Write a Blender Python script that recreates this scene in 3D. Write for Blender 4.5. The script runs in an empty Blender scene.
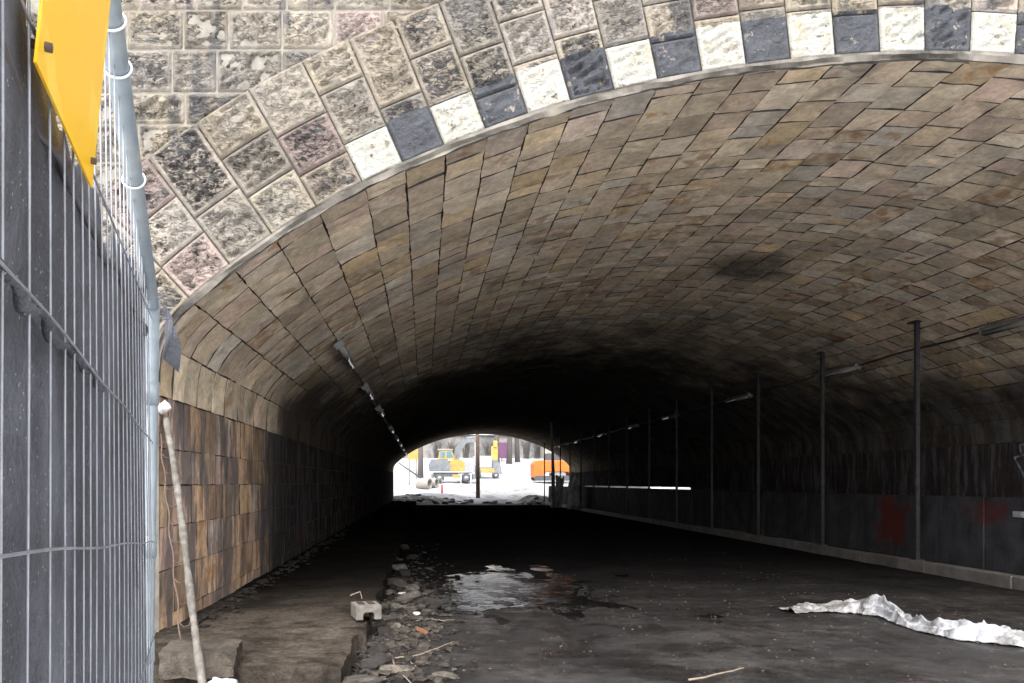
import bpy, bmesh, math, random
import numpy as np
from mathutils import Vector, Matrix

random.seed(7)
RNG = np.random.RandomState(11)
scn = bpy.context.scene
COL = scn.collection
F = 740.0                     # focal length in pixels of the 1024-wide frame
EYE = 1.87
VX, VY = 424.0, 482.7         # where the tunnel axis meets the picture
S = 95.0
YN, YF = 7.79, 67.8           # near and far mouth of the tunnel

# ------------------------------------------------------------------ helpers
def tag(o, label=None, cat=None, group=None, kind=None):
    if label: o['label'] = label
    if cat: o['category'] = cat
    if group: o['group'] = group
    if kind: o['kind'] = kind
    return o

def empty(name, loc=(0, 0, 0), rz=0.0):
    o = bpy.data.objects.new(name, None)
    o.empty_display_size = 0.2
    COL.objects.link(o)
    o.location = loc
    o.rotation_euler = (0, 0, rz)
    return o

def link(name, me, mat=None, parent=None, loc=None):
    o = bpy.data.objects.new(name, me)
    COL.objects.link(o)
    if mat is not None:
        if isinstance(mat, (list, tuple)):
            for m in mat: me.materials.append(m)
        else:
            me.materials.append(mat)
    if parent is not None: o.parent = parent
    if loc is not None: o.location = loc
    return o

def copy_tree(o, parent=None):
    c = o.copy()
    COL.objects.link(c)
    if parent is not None: c.parent = parent
    for ch in list(o.children):
        copy_tree(ch, c)
    return c

def pymesh(name, verts, faces, smooth=False):
    me = bpy.data.meshes.new(name)
    me.from_pydata([tuple(v) for v in verts], [], [tuple(f) for f in faces])
    me.update()
    if smooth:
        me.polygons.foreach_set('use_smooth', [True] * len(me.polygons))
    return me

def set_color(me, name, arr):
    a = me.color_attributes.new(name, 'FLOAT_COLOR', 'POINT')
    full = np.ones((len(me.vertices), 4), dtype=np.float32)
    full[:, :arr.shape[1]] = arr
    a.data.foreach_set('color', full.ravel())

class MB:
    """collects shapes and becomes one mesh object"""
    def __init__(self): self.v = []; self.f = []; self.sm = []
    def add(self, vs, fs, smooth=False):
        n = len(self.v)
        self.v += [tuple(p) for p in vs]
        self.f += [tuple(i + n for i in f) for f in fs]
        self.sm += [smooth] * len(fs)
    def box(self, c, s, rot=None, bev=0.0):
        bm = bmesh.new()
        bmesh.ops.create_cube(bm, size=1.0)
        for v in bm.verts:
            v.co = Vector((v.co.x * s[0], v.co.y * s[1], v.co.z * s[2]))
        if bev > 0:
            bmesh.ops.bevel(bm, geom=bm.edges[:], offset=bev, segments=2, affect='EDGES', profile=0.5)
        if rot is not None:
            bmesh.ops.transform(bm, matrix=rot if isinstance(rot, Matrix) else Matrix.Rotation(rot, 4, 'Z'), verts=bm.verts[:])
        bm.verts.ensure_lookup_table()
        self.add([v.co + Vector(c) for v in bm.verts], [[v.index for v in f.verts] for f in bm.faces])
        bm.free()
        return self
    def tube(self, pts, r, n=8, caps=True):
        pts = [Vector(p) for p in pts]
        rs = r if isinstance(r, (list, tuple)) else [r] * len(pts)
        vs, fs = [], []
        up = None
        for i, p in enumerate(pts):
            d = (pts[min(i + 1, len(pts) - 1)] - pts[max(i - 1, 0)])
            d = d.normalized() if d.length > 1e-9 else Vector((0, 0, 1))
            if up is None:
                a = d.cross(Vector((0.31, 0.17, 0.93)))
                if a.length < 0.2: a = d.cross(Vector((1, 0, 0)))
            else:
                a = up - d * up.dot(d)
            a.normalize(); up = a
            b = d.cross(a)
            for k in range(n):
                t = 2 * math.pi * k / n
                vs.append(p + (a * math.cos(t) + b * math.sin(t)) * rs[i])
        for i in range(len(pts) - 1):
            for k in range(n):
                k2 = (k + 1) % n
                fs.append((i * n + k, i * n + k2, (i + 1) * n + k2, (i + 1) * n + k))
        if caps:
            fs.append(tuple(range(n))[::-1])
            m = (len(pts) - 1) * n
            fs.append(tuple(m + k for k in range(n)))
        self.add(vs, fs, True)
        return self
    def prism(self, poly, axis, a0, a1):
        """extrude a polygon (2-D points) along axis between a0 and a1"""
        def P(u, v, a):
            return {'x': (a, u, v), 'y': (u, a, v), 'z': (u, v, a)}[axis]
        n = len(poly)
        vs = [P(u, v, a0) for u, v in poly] + [P(u, v, a1) for u, v in poly]
        fs = [tuple(range(n)), tuple(range(n, 2 * n))[::-1]]
        for i in range(n):
            j = (i + 1) % n
            fs.append((i, i + n, j + n, j))
        self.add(vs, fs)
        return self
    def build(self, name, mat, parent=None, loc=None):
        me = pymesh(name, self.v, self.f)
        me.polygons.foreach_set('use_smooth', self.sm)
        bm = bmesh.new(); bm.from_mesh(me)
        bmesh.ops.recalc_face_normals(bm, faces=bm.faces[:])
        bm.to_mesh(me); bm.free()
        return link(name, me, mat, parent, loc)

# ---- numpy value noise
def _hash(ix, iy, seed):
    h = (ix.astype(np.int64) * 374761393 + iy.astype(np.int64) * 668265263 + seed * 974711) & 0xffffffff
    h = ((h ^ (h >> 13)) * 1274126177) & 0xffffffff
    h = (h ^ (h >> 16)) & 0xffff
    return h / 65535.0
def vnoise(x, y, seed=0):
    x = np.asarray(x, float); y = np.asarray(y, float)
    ix = np.floor(x); iy = np.floor(y)
    fx = x - ix; fy = y - iy
    fx = fx * fx * (3 - 2 * fx); fy = fy * fy * (3 - 2 * fy)
    a = _hash(ix, iy, seed); b = _hash(ix + 1, iy, seed)
    c = _hash(ix, iy + 1, seed); d = _hash(ix + 1, iy + 1, seed)
    return a + (b - a) * fx + (c - a) * fy + (a - b - c + d) * fx * fy
def fbm(x, y, seed=0, octs=4):
    s = 0; amp = 0.5; tot = 0
    for o in range(octs):
        s = s + amp * vnoise(x * 2 ** o, y * 2 ** o, seed + o * 13); tot += amp; amp *= 0.5
    return s / tot
def sstep(a, b, x):
    t = np.clip((x - a) / (b - a), 0, 1)
    return t * t * (3 - 2 * t)

# ------------------------------------------------------------------ materials
class NB:
    def __init__(self, name):
        self.m = bpy.data.materials.new(name)
        self.m.use_nodes = True
        self.nt = self.m.node_tree
        self.p = self.nt.nodes['Principled BSDF']
        self.tc = self.nt.nodes.new('ShaderNodeTexCoord')
        self.pos = self.tc.outputs['Object']
    def L(self, a, b): self.nt.links.new(a, b)
    def sock(self, node, key, val):
        s = node.inputs[key]
        if hasattr(val, 'links') or isinstance(val, bpy.types.NodeSocket): self.L(val, s)
        else: s.default_value = val
    def noise(self, scale, detail=4, rough=0.55, vec=None, dist=0.0):
        n = self.nt.nodes.new('ShaderNodeTexNoise')
        self.sock(n, 'Vector', vec if vec is not None else self.pos)
        n.inputs['Scale'].default_value = scale
        n.inputs['Detail'].default_value = detail
        n.inputs['Roughness'].default_value = rough
        n.inputs['Distortion'].default_value = dist
        return n.outputs['Fac']
    def voro(self, scale, vec=None, feature='F1', out='Distance'):
        n = self.nt.nodes.new('ShaderNodeTexVoronoi')
        n.feature = feature
        self.sock(n, 'Vector', vec if vec is not None else self.pos)
        n.inputs['Scale'].default_value = scale
        return n.outputs[out]
    def mapping(self, scale=(1, 1, 1), loc=(0, 0, 0), rot=(0, 0, 0), vec=None):
        n = self.nt.nodes.new('ShaderNodeMapping')
        self.sock(n, 'Vector', vec if vec is not None else self.pos)
        n.inputs['Scale'].default_value = scale
        n.inputs['Location'].default_value = loc
        n.inputs['Rotation'].default_value = rot
        return n.outputs[0]
    def ramp(self, fac, stops, interp='LINEAR'):
        n = self.nt.nodes.new('ShaderNodeValToRGB')
        n.color_ramp.interpolation = interp
        e = n.color_ramp.elements
        while len(e) < len(stops): e.new(0.5)
        for el, (p, c) in zip(e, stops):
            el.position = p
            el.color = (c, c, c, 1) if isinstance(c, (int, float)) else (*c, 1)
        self.sock(n, 'Fac', fac)
        return n.outputs['Color']
    def mix(self, fac, a, b, blend='MIX'):
        n = self.nt.nodes.new('ShaderNodeMix')
        n.data_type = 'RGBA'; n.blend_type = blend
        def S(i, v):
            s = n.inputs[i]
            if isinstance(v, bpy.types.NodeSocket): self.L(v, s)
            elif isinstance(v, (int, float)): s.default_value = v if i == 0 else (v, v, v, 1)
            else: s.default_value = (*v, 1)
        S(0, fac); S(6, a); S(7, b)
        return n.outputs[2]
    def math(self, op, a, b=0.0, c=0.0, clamp=False):
        n = self.nt.nodes.new('ShaderNodeMath')
        n.operation = op; n.use_clamp = clamp
        for i, v in enumerate((a, b, c)):
            if isinstance(v, bpy.types.NodeSocket): self.L(v, n.inputs[i])
            else: n.inputs[i].default_value = v
        return n.outputs[0]
    def rng(self, v, a, b, c=0.0, d=1.0, smooth=True):
        n = self.nt.nodes.new('ShaderNodeMapRange')
        n.interpolation_type = 'SMOOTHSTEP' if smooth else 'LINEAR'
        self.sock(n, 0, v)
        for i, x in zip((1, 2, 3, 4), (a, b, c, d)):
            self.sock(n, i, x)
        return n.outputs[0]
    def sep(self, v=None):
        n = self.nt.nodes.new('ShaderNodeSeparateXYZ')
        self.L(v if v is not None else self.pos, n.inputs[0])
        return n.outputs
    def attr(self, name):
        n = self.nt.nodes.new('ShaderNodeAttribute')
        n.attribute_name = name
        return n.outputs['Color']
    def bump(self, h, strength=0.5, dist=0.02, normal=None):
        n = self.nt.nodes.new('ShaderNodeBump')
        n.inputs['Strength'].default_value = strength
        n.inputs['Distance'].default_value = dist
        self.L(h, n.inputs['Height'])
        if normal is not None: self.L(normal, n.inputs['Normal'])
        return n.outputs[0]
    def done(self, color=None, rough=None, metal=None, normal=None, spec=None, trans=None):
        if color is not None: self.sock(self.p, 'Base Color', color if isinstance(color, bpy.types.NodeSocket) else (*color, 1))
        if rough is not None: self.sock(self.p, 'Roughness', rough)
        if metal is not None: self.sock(self.p, 'Metallic', metal)
        if normal is not None: self.L(normal, self.p.inputs['Normal'])
        if spec is not None: self.sock(self.p, 'Specular IOR Level', spec)
        if trans is not None: self.sock(self.p, 'Transmission Weight', trans)
        return self.m

def simple(name, color, rough=0.6, metal=0.0, nscale=12.0, amount=0.25, bump=0.0, dirt=None, spec=None):
    b = NB(name)
    n = b.noise(nscale, 6)
    c = b.mix(1.0, color, b.ramp(n, [(0.25, 1 - amount), (0.75, 1 + amount)]), 'MULTIPLY')
    if dirt:
        d = b.rng(b.noise(nscale * 0.35, 8, 0.65), 0.48, 0.66)
        c = b.mix(b.math('MULTIPLY', d, 0.8), c, dirt)
    r = b.rng(b.noise(nscale * 1.7, 4), 0.3, 0.7, max(0.03, rough - 0.12), min(1, rough + 0.12))
    nrm = b.bump(b.noise(nscale * 4, 6), bump, 0.01) if bump > 0 else None
    return b.done(c, r, metal, nrm, spec)

def stone_mat(name, kind):
    b = NB(name)
    t = b.sep(b.attr('tone'))
    x, y, z = b.sep()
    if kind == 'vault':
        base = b.ramp(t[0], [(0.0, (.46, .40, .32)), (.18, (.53, .46, .355)), (.34, (.47, .385, .31)), (.5, (.57, .51, .42)),
                             (.62, (.49, .46, .42)), (.74, (.56, .44, .285)), (.84, (.48, .42, .345)), (.93, (.53, .41, .345)), (1.0, (.58, .55, .48))])
    elif kind == 'wall':
        base = b.ramp(t[0], [(0.0, (0.310, 0.232, 0.163)), (.25, (0.396, 0.275, 0.163)), (.45, (0.310, 0.241, 0.189)), (.6, (0.430, 0.310, 0.181)),
                             (.75, (0.370, 0.258, 0.198)), (.9, (0.275, 0.241, 0.206)), (1.0, (0.430, 0.344, 0.241))])
    else:
        base = b.ramp(t[0], [(0.0, (0.194, 0.161, 0.128)), (.25, (0.231, 0.198, 0.146)), (.45, (0.180, 0.161, 0.139)), (.65, (0.249, 0.215, 0.164)),
                             (.8, (0.194, 0.174, 0.155)), (.93, (0.231, 0.172, 0.155)), (1.0, (0.258, 0.237, 0.194))])
    base = b.mix(1.0, base, b.rng(t[2], 0, 1, *((0.74, 1.2) if kind != 'wall' else (.62, 1.3)), False), 'MULTIPLY')
    n1 = b.noise(2.7, 8, 0.62)
    base = b.mix(1.0, base, b.ramp(n1, [(0.28, .68), (0.72, 1.28)]), 'MULTIPLY')
    n2 = b.noise(13.0, 6, 0.65)
    base = b.mix(1.0, base, b.ramp(n2, [(0.3, .74), (0.7, 1.22)]), 'MULTIPLY')
    if kind == 'vault':
        base = b.mix(1.0, base, (1.05, 1.0, .93), 'MULTIPLY')
        dp = b.math('MULTIPLY', b.rng(b.noise(1.0, 7, .68, b.mapping((.9, .45, .9), (6, 2, 1)), .6), .56, .70), .5)
        base = b.mix(dp, base, (.075, .065, .058))
    rough = 0.78
    if kind == 'face':
        # black crust in slanting flecks, heavier on some blocks than others
        mv = b.mapping((12, 12, 27), rot=(0, 0.55, 0))
        fl = b.noise(1.0, 5, 0.62, mv, 0.8)
        am = b.sep(b.attr('arc'))[2]
        patch = b.noise(2.6, 4, 0.6, b.mapping((1, 1, 1), (5, 3, 9)))
        thr = b.math('SUBTRACT', 0.80, b.math('ADD', b.math('MULTIPLY', b.math('POWER', t[1], 1.7), 0.25), b.math('MULTIPLY', patch, 0.22)))
        cr = b.math('MULTIPLY', b.rng(b.math('SUBTRACT', fl, thr), -0.03, 0.05), b.math('ADD', .12, b.math('MULTIPLY', am, .88)))
        base = b.mix(b.math('MULTIPLY', cr, 0.94), base, (.022, .021, .022))
        blot = b.math('MULTIPLY', b.rng(b.noise(2.3, 7, .66, b.mapping((1, 1, 1), (8, 1, 4))), .55, .66), b.rng(t[1], .25, .8))
        base = b.mix(b.math('MULTIPLY', blot, .65), base, (.055, .056, .056))
        # broad water runs, nearly black, down from the top of the wall
        run = b.noise(1.0, 5, 0.6, b.mapping((2.3, 1, 0.42), (1.2, 0, 4.1)))
        rm = b.math('MULTIPLY', b.rng(run, 0.54, 0.61), b.rng(z, 4.6, 6.2))
        base = b.mix(b.math('MULTIPLY', rm, 0.85), base, (.045, .045, .05))
        g = b.rng(b.noise(1.3, 6, 0.6, b.mapping((1, 1, 1), (0, 7, 2))), 0.45, 0.72)
        base = b.mix(b.math('MULTIPLY', g, 0.45), base, (.21, .198, .19))
        # painted warning stripes
        uv = b.sep(b.attr('arc'))
        wob = b.math('MULTIPLY', b.math('SUBTRACT', b.noise(9, 5, 0.6), 0.5), 0.055)
        rr = b.math('ADD', uv[1], wob)
        ss = b.math('ADD', uv[0], b.math('MULTIPLY', b.math('SUBTRACT', b.noise(9, 5, 0.6, b.mapping((1, 1, 1), (3, 3, 3))), 0.5), 0.05))
        inb = b.math('MULTIPLY', b.math('LESS_THAN', rr, 0.52), b.math('GREATER_THAN', ss, 2.0))
        wear = b.rng(b.noise(8, 8, 0.72, b.mapping((1, 1, 1), (1, 4, 2))), 0.38, 0.42)
        par = b.math('MODULO', b.math('FLOOR', ss), 2.0)
        wcol = b.ramp(b.noise(6, 6, 0.65), [(0.29, (.27, .22, .13)), (0.40, (.30, .29, .25)), (0.7, (.315, .312, .295))])
        bcol = b.ramp(b.noise(7, 6, 0.65), [(0.35, (.032, .034, .040)), (0.7, (.062, .065, .075))])
        pc = b.mix(par, wcol, bcol)
        base = b.mix(b.math('MULTIPLY', inb, wear), base, pc)
    else:
        # iron stains
        ir = b.rng(b.noise(2.0, 6, 0.65, b.mapping((1, .8, 1), (4, 1, 0)), 0.5), 0.60, 0.68)
        base = b.mix(b.math('MULTIPLY', ir, 0.65), base, (.30, .13, .035))
        ir2 = b.math('MULTIPLY', b.rng(t[1], 0.9, 0.96), b.rng(b.noise(5, 5), 0.42, 0.6))
        base = b.mix(b.math('MULTIPLY', ir2, 0.6), base, (.22, .10, .035))
    if kind == 'vault':
        # soot: patches near the mouth, a full coat further in, heavier low on the haunches
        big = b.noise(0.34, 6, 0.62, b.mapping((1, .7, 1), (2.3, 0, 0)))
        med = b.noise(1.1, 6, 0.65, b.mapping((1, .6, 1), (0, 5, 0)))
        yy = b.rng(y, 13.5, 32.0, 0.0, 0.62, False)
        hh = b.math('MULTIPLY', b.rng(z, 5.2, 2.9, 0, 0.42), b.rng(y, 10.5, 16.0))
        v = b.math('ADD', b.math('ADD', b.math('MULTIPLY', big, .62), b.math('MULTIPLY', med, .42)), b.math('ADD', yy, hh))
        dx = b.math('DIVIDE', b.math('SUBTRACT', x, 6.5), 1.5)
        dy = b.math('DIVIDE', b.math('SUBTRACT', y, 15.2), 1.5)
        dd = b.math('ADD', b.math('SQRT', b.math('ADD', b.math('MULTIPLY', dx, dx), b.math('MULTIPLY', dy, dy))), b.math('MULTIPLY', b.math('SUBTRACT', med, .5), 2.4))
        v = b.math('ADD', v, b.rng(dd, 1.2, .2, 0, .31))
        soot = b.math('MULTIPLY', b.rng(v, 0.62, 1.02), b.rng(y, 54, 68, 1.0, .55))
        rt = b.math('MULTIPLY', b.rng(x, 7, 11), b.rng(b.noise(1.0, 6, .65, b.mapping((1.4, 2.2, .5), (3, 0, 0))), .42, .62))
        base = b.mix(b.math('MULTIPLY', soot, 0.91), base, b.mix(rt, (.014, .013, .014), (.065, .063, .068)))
        # lime bloom
        lime = b.rng(b.noise(2.1, 7, 0.7, b.mapping((1, .5, 1), (9, 0, 0)), 1.2), 0.64, 0.70)
        base = b.mix(b.math('MULTIPLY', lime, 0.4), base, (.45, .44, .42))
        rough = 0.75
    if kind == 'wall':
        st = b.noise(1.0, 5, 0.6, b.mapping((2.6, 2.6, 0.33)))
        st2 = b.noise(1.0, 5, 0.6, b.mapping((5.5, 5.5, 0.8), (3, 3, 0)))
        strip = b.math('ADD', b.math('MULTIPLY', st, 0.6), b.math('MULTIPLY', st2, 0.4))
        grey = b.rng(strip, 0.50, 0.56)
        base = b.mix(b.math('MULTIPLY', grey, 0.8), base, (.085, .082, .085))
        base = b.mix(1.0, base, (1.24, 1.17, 1.17), 'MULTIPLY')
        blk = b.rng(b.noise(1.3, 7, .68, b.mapping((1, 1, .6), (2, 9, 4))), .50, .62)
        base = b.mix(b.math('MULTIPLY', blk, .5), base, (.05, .046, .045))
        brn = b.rng(b.noise(1.0, 4, 0.6, b.mapping((4, 4, 0.7), (7, 1, 5))), 0.55, 0.66)
        base = b.mix(b.math('MULTIPLY', brn, 0.6), base, (.10, .062, .042))
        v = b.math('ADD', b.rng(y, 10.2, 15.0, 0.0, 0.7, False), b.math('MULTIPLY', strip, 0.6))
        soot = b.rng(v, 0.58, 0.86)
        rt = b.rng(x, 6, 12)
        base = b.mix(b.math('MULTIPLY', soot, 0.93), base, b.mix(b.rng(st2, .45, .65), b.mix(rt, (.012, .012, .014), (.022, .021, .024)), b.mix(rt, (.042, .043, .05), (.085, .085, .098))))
        rough = 0.75
    hgt = b.math('ADD', b.math('MULTIPLY', b.noise(28, 8, 0.68), 0.7), b.math('MULTIPLY', b.noise(7, 6, 0.6), 0.8))
    if kind == 'face':
        pit = b.noise(1.0, 5, 0.65, b.mapping((10, 10, 21), (2.2, 0, 1.3), (0, .6, 0)), 0.9)
        pit = b.math('MULTIPLY', b.rng(pit, .46, .60), b.math('MULTIPLY', b.math('MULTIPLY', am, .8), b.math('SUBTRACT', 1.0, b.math('MULTIPLY', inb, .75))))
        hgt = b.math('SUBTRACT', hgt, pit)
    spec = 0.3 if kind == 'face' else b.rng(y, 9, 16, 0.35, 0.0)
    return b.done(base, rough, 0.0, b.bump(hgt, 0.65 if kind != 'face' else 1.0, 0.02 if kind != 'face' else 0.028), spec)

def ground_mat():
    b = NB('wet_ground')
    x, y, z = b.sep()
    n = b.noise(0.8, 8, 0.6)
    n2 = b.noise(5.5, 8, 0.65)
    n3 = b.noise(38, 5, 0.7)
    c = b.ramp(n, [(0.3, (.008, .0076, .0076)), (0.5, (.021, .0188, .0178)), (0.72, (.040, .0355, .0330))])
    c = b.mix(1.0, c, b.ramp(n2, [(0.28, .4), (0.7, 1.7)]), 'MULTIPLY')
    c = b.mix(1.0, c, b.ramp(n3, [(0.3, .5), (0.7, 1.5)]), 'MULTIPLY')
    grit = b.math('MULTIPLY', b.rng(b.voro(26), .16, .08), b.rng(b.noise(3.5, 5, .65, b.mapping((1, 1, 1), (3, 6, 0))), .50, .60))
    c = b.mix(b.math('MULTIPLY', grit, 0.6), c, (.10, .088, .075))
    # long tyre smears
    sm = b.rng(b.noise(1.0, 5, 0.6, b.mapping((.45, 3.4, 1), rot=(0, 0, -.30))), 0.50, 0.60)
    c = b.mix(b.math('MULTIPLY', sm, 0.75), c, (.018, .016, .016))
    # darker inside the tunnel, easing off before the far mouth
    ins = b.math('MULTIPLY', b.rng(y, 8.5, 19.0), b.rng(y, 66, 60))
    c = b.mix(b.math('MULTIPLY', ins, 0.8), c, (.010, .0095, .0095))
    wet = b.rng(b.noise(0.9, 6, 0.6, b.mapping((1, 1, 1), (4, 8, 0))), 0.42, 0.60)
    rough = b.math('SUBTRACT', 0.78, b.math('MULTIPLY', wet, 0.55))
    # snow in the open; unseen near strip added to bounce light onto the vault
    edge = b.math('MULTIPLY', b.math('SUBTRACT', b.noise(0.5, 8, 0.62), 0.5), 5.0)
    ye = b.math('ADD', y, edge)
    far = b.rng(ye, 60.5, 65.5)
    near = b.rng(b.math('ADD', y, b.math('MULTIPLY', edge, .25)), 5.2, 4.4)
    side = b.math('MULTIPLY', b.rng(y, 7.0, 8.0), b.math('MAXIMUM', b.rng(x, 13.2, 13.6), b.rng(x, -2.6, -3.2)))
    sn = b.math('MAXIMUM', b.math('MAXIMUM', far, near), side)
    # slushy track out of the far mouth, bare patches
    tx = b.math('SUBTRACT', x, b.math('ADD', 8.2, b.math('MULTIPLY', b.math('SUBTRACT', y, 68.0), 0.10)))
    trk = b.math('MULTIPLY', b.rng(b.math('ABSOLUTE', tx), 3.8, 2.2), b.rng(y, 92, 72))
    slush = b.rng(b.noise(0.9, 7, 0.65, b.mapping((1, .45, 1))), 0.33, 0.55)
    fy = b.rng(y, 20, 40)
    sc = b.mix(fy, (.80, .81, .83), (.38, .385, .395))
    sc = b.mix(b.math('MULTIPLY', trk, b.math('SUBTRACT', 1.0, b.math('MULTIPLY', slush, 0.55))), sc, (.17, .165, .165))
    bare = b.math('MULTIPLY', b.rng(b.noise(0.7, 7, 0.65, b.mapping((1, .5, 1), (2, 2, 0))), 0.57, 0.66), 0.8)
    sc = b.mix(bare, sc, (.15, .135, .12))
    c = b.mix(sn, c, sc)
    rough = b.mix(sn, rough, 0.6)
    h = b.math('ADD', b.math('MULTIPLY', n2, 0.7), b.math('MULTIPLY', n3, 0.45))
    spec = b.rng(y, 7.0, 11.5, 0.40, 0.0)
    return b.done(c, rough, 0.0, b.bump(h, 0.9, 0.04), spec)

def mortar_mat(name, c):
    return simple(name, c, 0.9, 0, 9, 0.35, 0.4)

M = {}
M['face'] = stone_mat('face_stone', 'face')
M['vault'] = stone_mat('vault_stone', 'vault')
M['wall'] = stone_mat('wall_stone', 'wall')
M['mortar'] = mortar_mat('pale_mortar', (.175, .162, .14))
M['wall_joint'] = mortar_mat('wall_joint', (.045, .038, .032))
M['dark_mortar'] = mortar_mat('dark_joint', (.035, .031, .029))
M['rim'] = simple('arris_cement', (.15, .135, .115), 0.85, 0, 3.2, 0.6, 0.8, (.035, .032, .030))
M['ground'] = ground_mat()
M['steel'] = simple('galvanised_steel', (.25, .29, .32), 0.5, 0.35, 14, 0.16, 0.08, (.33, .36, .37))
M['wire'] = simple('mesh_wire', (.30, .31, .34), 0.5, 0.4, 22, 0.25, 0.0, (.22, .22, .23))
M['darkwire'] = simple('dark_wire', (.10, .09, .09), 0.6, 0.3, 20, 0.3)
M['tie'] = simple('white_cable_tie', (.62, .64, .66), 0.45, 0, 20, 0.08)
M['post'] = simple('post_steel', (.014, .014, .017), 0.75, 0.0, 6, 0.35, 0.1, (.05, .04, .038))
M['lamp_body'] = simple('lamp_housing', (.16, .16, .16), 0.4, 0, 8, 0.25, 0, (.08, .075, .07))
M['lamp_tube'] = simple('lamp_diffuser', (.24, .23, .21), 0.06, 0, 6, 0.15)
M['cable'] = simple('black_cable', (.018, .018, .019), 0.5, 0, 20, 0.2)
M['kerb'] = simple('kerb_concrete', (.11, .10, .092), 0.7, 0, 3, 0.45, 0.35, (.06, .055, .05))
def lowwall_mat():
    b = NB('low_wall_concrete')
    x, y, z = b.sep()
    n = b.noise(2.0, 7, .6)
    c = b.mix(1.0, (.038, .037, .041), b.ramp(n, [(.28, .55), (.72, 1.5)]), 'MULTIPLY')
    st = b.rng(b.noise(1.0, 5, .6, b.mapping((3, 3, .4))), .5, .64)
    c = b.mix(b.math('MULTIPLY', st, .6), c, (.018, .018, .02))
    rag = b.math('MULTIPLY', b.math('SUBTRACT', b.noise(2.6, 7, .7), .5), 3.4)
    for (cy, cz, hy, hz_, a) in ((17.2, .95, .62, .60, .85), (14.3, 1.28, .55, .22, .6)):
        dy = b.math('DIVIDE', b.math('ABSOLUTE', b.math('SUBTRACT', y, cy)), hy)
        dz = b.math('DIVIDE', b.math('ABSOLUTE', b.math('SUBTRACT', z, cz)), hz_)
        m = b.rng(b.math('ADD', b.math('SQRT', b.math('ADD', b.math('MULTIPLY', dy, dy), b.math('MULTIPLY', dz, dz))), rag), 1.25, .55)
        c = b.mix(b.math('MULTIPLY', m, a), c, (.075, .016, .012))
    return b.done(c, .7, 0, b.bump(b.noise(18, 7, .65), .4, .02), .05)
M['lowwall'] = lowwall_mat()
def slab_mat():
    b = NB('pavement_concrete')
    x, y, z = b.sep()
    n = b.noise(2.2, 8, .62)
    c = b.mix(1.0, (.064, .053, .043), b.ramp(n, [(.28, .35), (.72, 1.65)]), 'MULTIPLY')
    c = b.mix(1.0, c, b.ramp(b.noise(16, 8, .7), [(.3, .5), (.7, 1.5)]), 'MULTIPLY')
    d = b.rng(b.noise(.8, 7, .65, b.mapping((1, 1.7, 1), (3, 0, 0))), .47, .62)
    c = b.mix(b.math('MULTIPLY', d, .8), c, (.016, .014, .0125))
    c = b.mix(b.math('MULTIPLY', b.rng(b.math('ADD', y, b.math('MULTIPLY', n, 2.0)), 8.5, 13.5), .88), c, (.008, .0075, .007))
    h = b.math('ADD', n, b.math('MULTIPLY', b.noise(24, 7, .7), .7))
    return b.done(c, .8, 0, b.bump(h, 1.0, .04), 0.0)
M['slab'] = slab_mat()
M['block'] = simple('hollow_block', (.135, .122, .107), 0.85, 0, 14, 0.4, 0.7, (.07, .063, .055))
def rock_mat(name, c, d):
    b = NB(name)
    oi = b.nt.nodes.new('ShaderNodeObjectInfo')
    n = b.noise(9, 8, .65)
    k = b.mix(1.0, c, b.ramp(oi.outputs['Random'], [(0, (.45, .44, .46)), (.35, (.9, .82, .72)), (.65, (1.0, 1.0, 1.05)), (1, (1.75, 1.62, 1.42))]), 'MULTIPLY')
    k = b.mix(1.0, k, b.ramp(n, [(.28, .45), (.72, 1.55)]), 'MULTIPLY')
    k = b.mix(b.math('MULTIPLY', b.rng(b.noise(4, 8, .7), .46, .6), .75), k, d)
    return b.done(k, .75, 0, b.bump(b.math('ADD', n, b.noise(30, 6, .7)), .9, .02), .3)
M['rock'] = rock_mat('rubble_stone', (.040, .035, .031), (.016, .014, .013))
M['rock_pale'] = rock_mat('pale_rubble', (.105, .096, .086), (.03, .027, .024))
M['snow'] = simple('old_snow', (.37, .375, .385), 0.6, 0, 2, 0.2, 0.3, (.18, .17, .16))
M['twig'] = simple('dry_twig', (.20, .155, .12), 0.8, 0, 16, 0.3)
M['timber'] = simple('weathered_timber', (.115, .104, .09), 0.8, 0, 11, 0.6, 0.9, (.05, .043, .036))
M['white_plastic'] = simple('white_plastic', (.46, .46, .46), 0.4, 0, 9, 0.12, 0.2)
M['yellow_paint'] = simple('machine_yellow', (.40, .235, .05), 0.5, 0, 3, 0.2, 0, (.20, .15, .09))
M['orange_paint'] = simple('machine_orange', (.50, .115, .008), 0.5, 0, 2.5, 0.2, 0, (.26, .10, .03))
M['grey_paint'] = simple('machine_grey', (.12, .135, .15), 0.5, 0, 3, 0.3, 0, (.20, .19, .18))
M['light_paint'] = simple('machine_pale', (.26, .265, .275), 0.45, 0, 3, 0.12)
M['dark_rubber'] = simple('dark_rubber', (.06, .06, .065), 0.8, 0, 8, 0.2)
M['glass'] = simple('cab_glass', (.10, .19, .22), 0.06, 0, 2, 0.2)
M['bark'] = simple('winter_bark', (.085, .075, .07), 0.9, 0, 6, 0.35, 0.5)
M['pole_wood'] = simple('brown_pole_wood', (.10, .062, .045), 0.85, 0, 5, 0.3, 0.4)
M['concrete_pipe'] = simple('pipe_concrete', (.27, .25, .225), 0.85, 0, 5, 0.2, 0.3)
M['red'] = simple('marker_red', (.62, .03, .03), 0.5, 0, 6, 0.15)
M['magenta'] = simple('magenta_paint', (.13, .05, .12), 0.6, 0, 4, 0.2)
M['rust'] = simple('rusty_steel', (.10, .065, .05), 0.85, 0.2, 20, 0.4, 0.3)
M['leaf'] = simple('dead_leaf', (.13, .058, .03), 0.8, 0, 20, 0.4)
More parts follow.
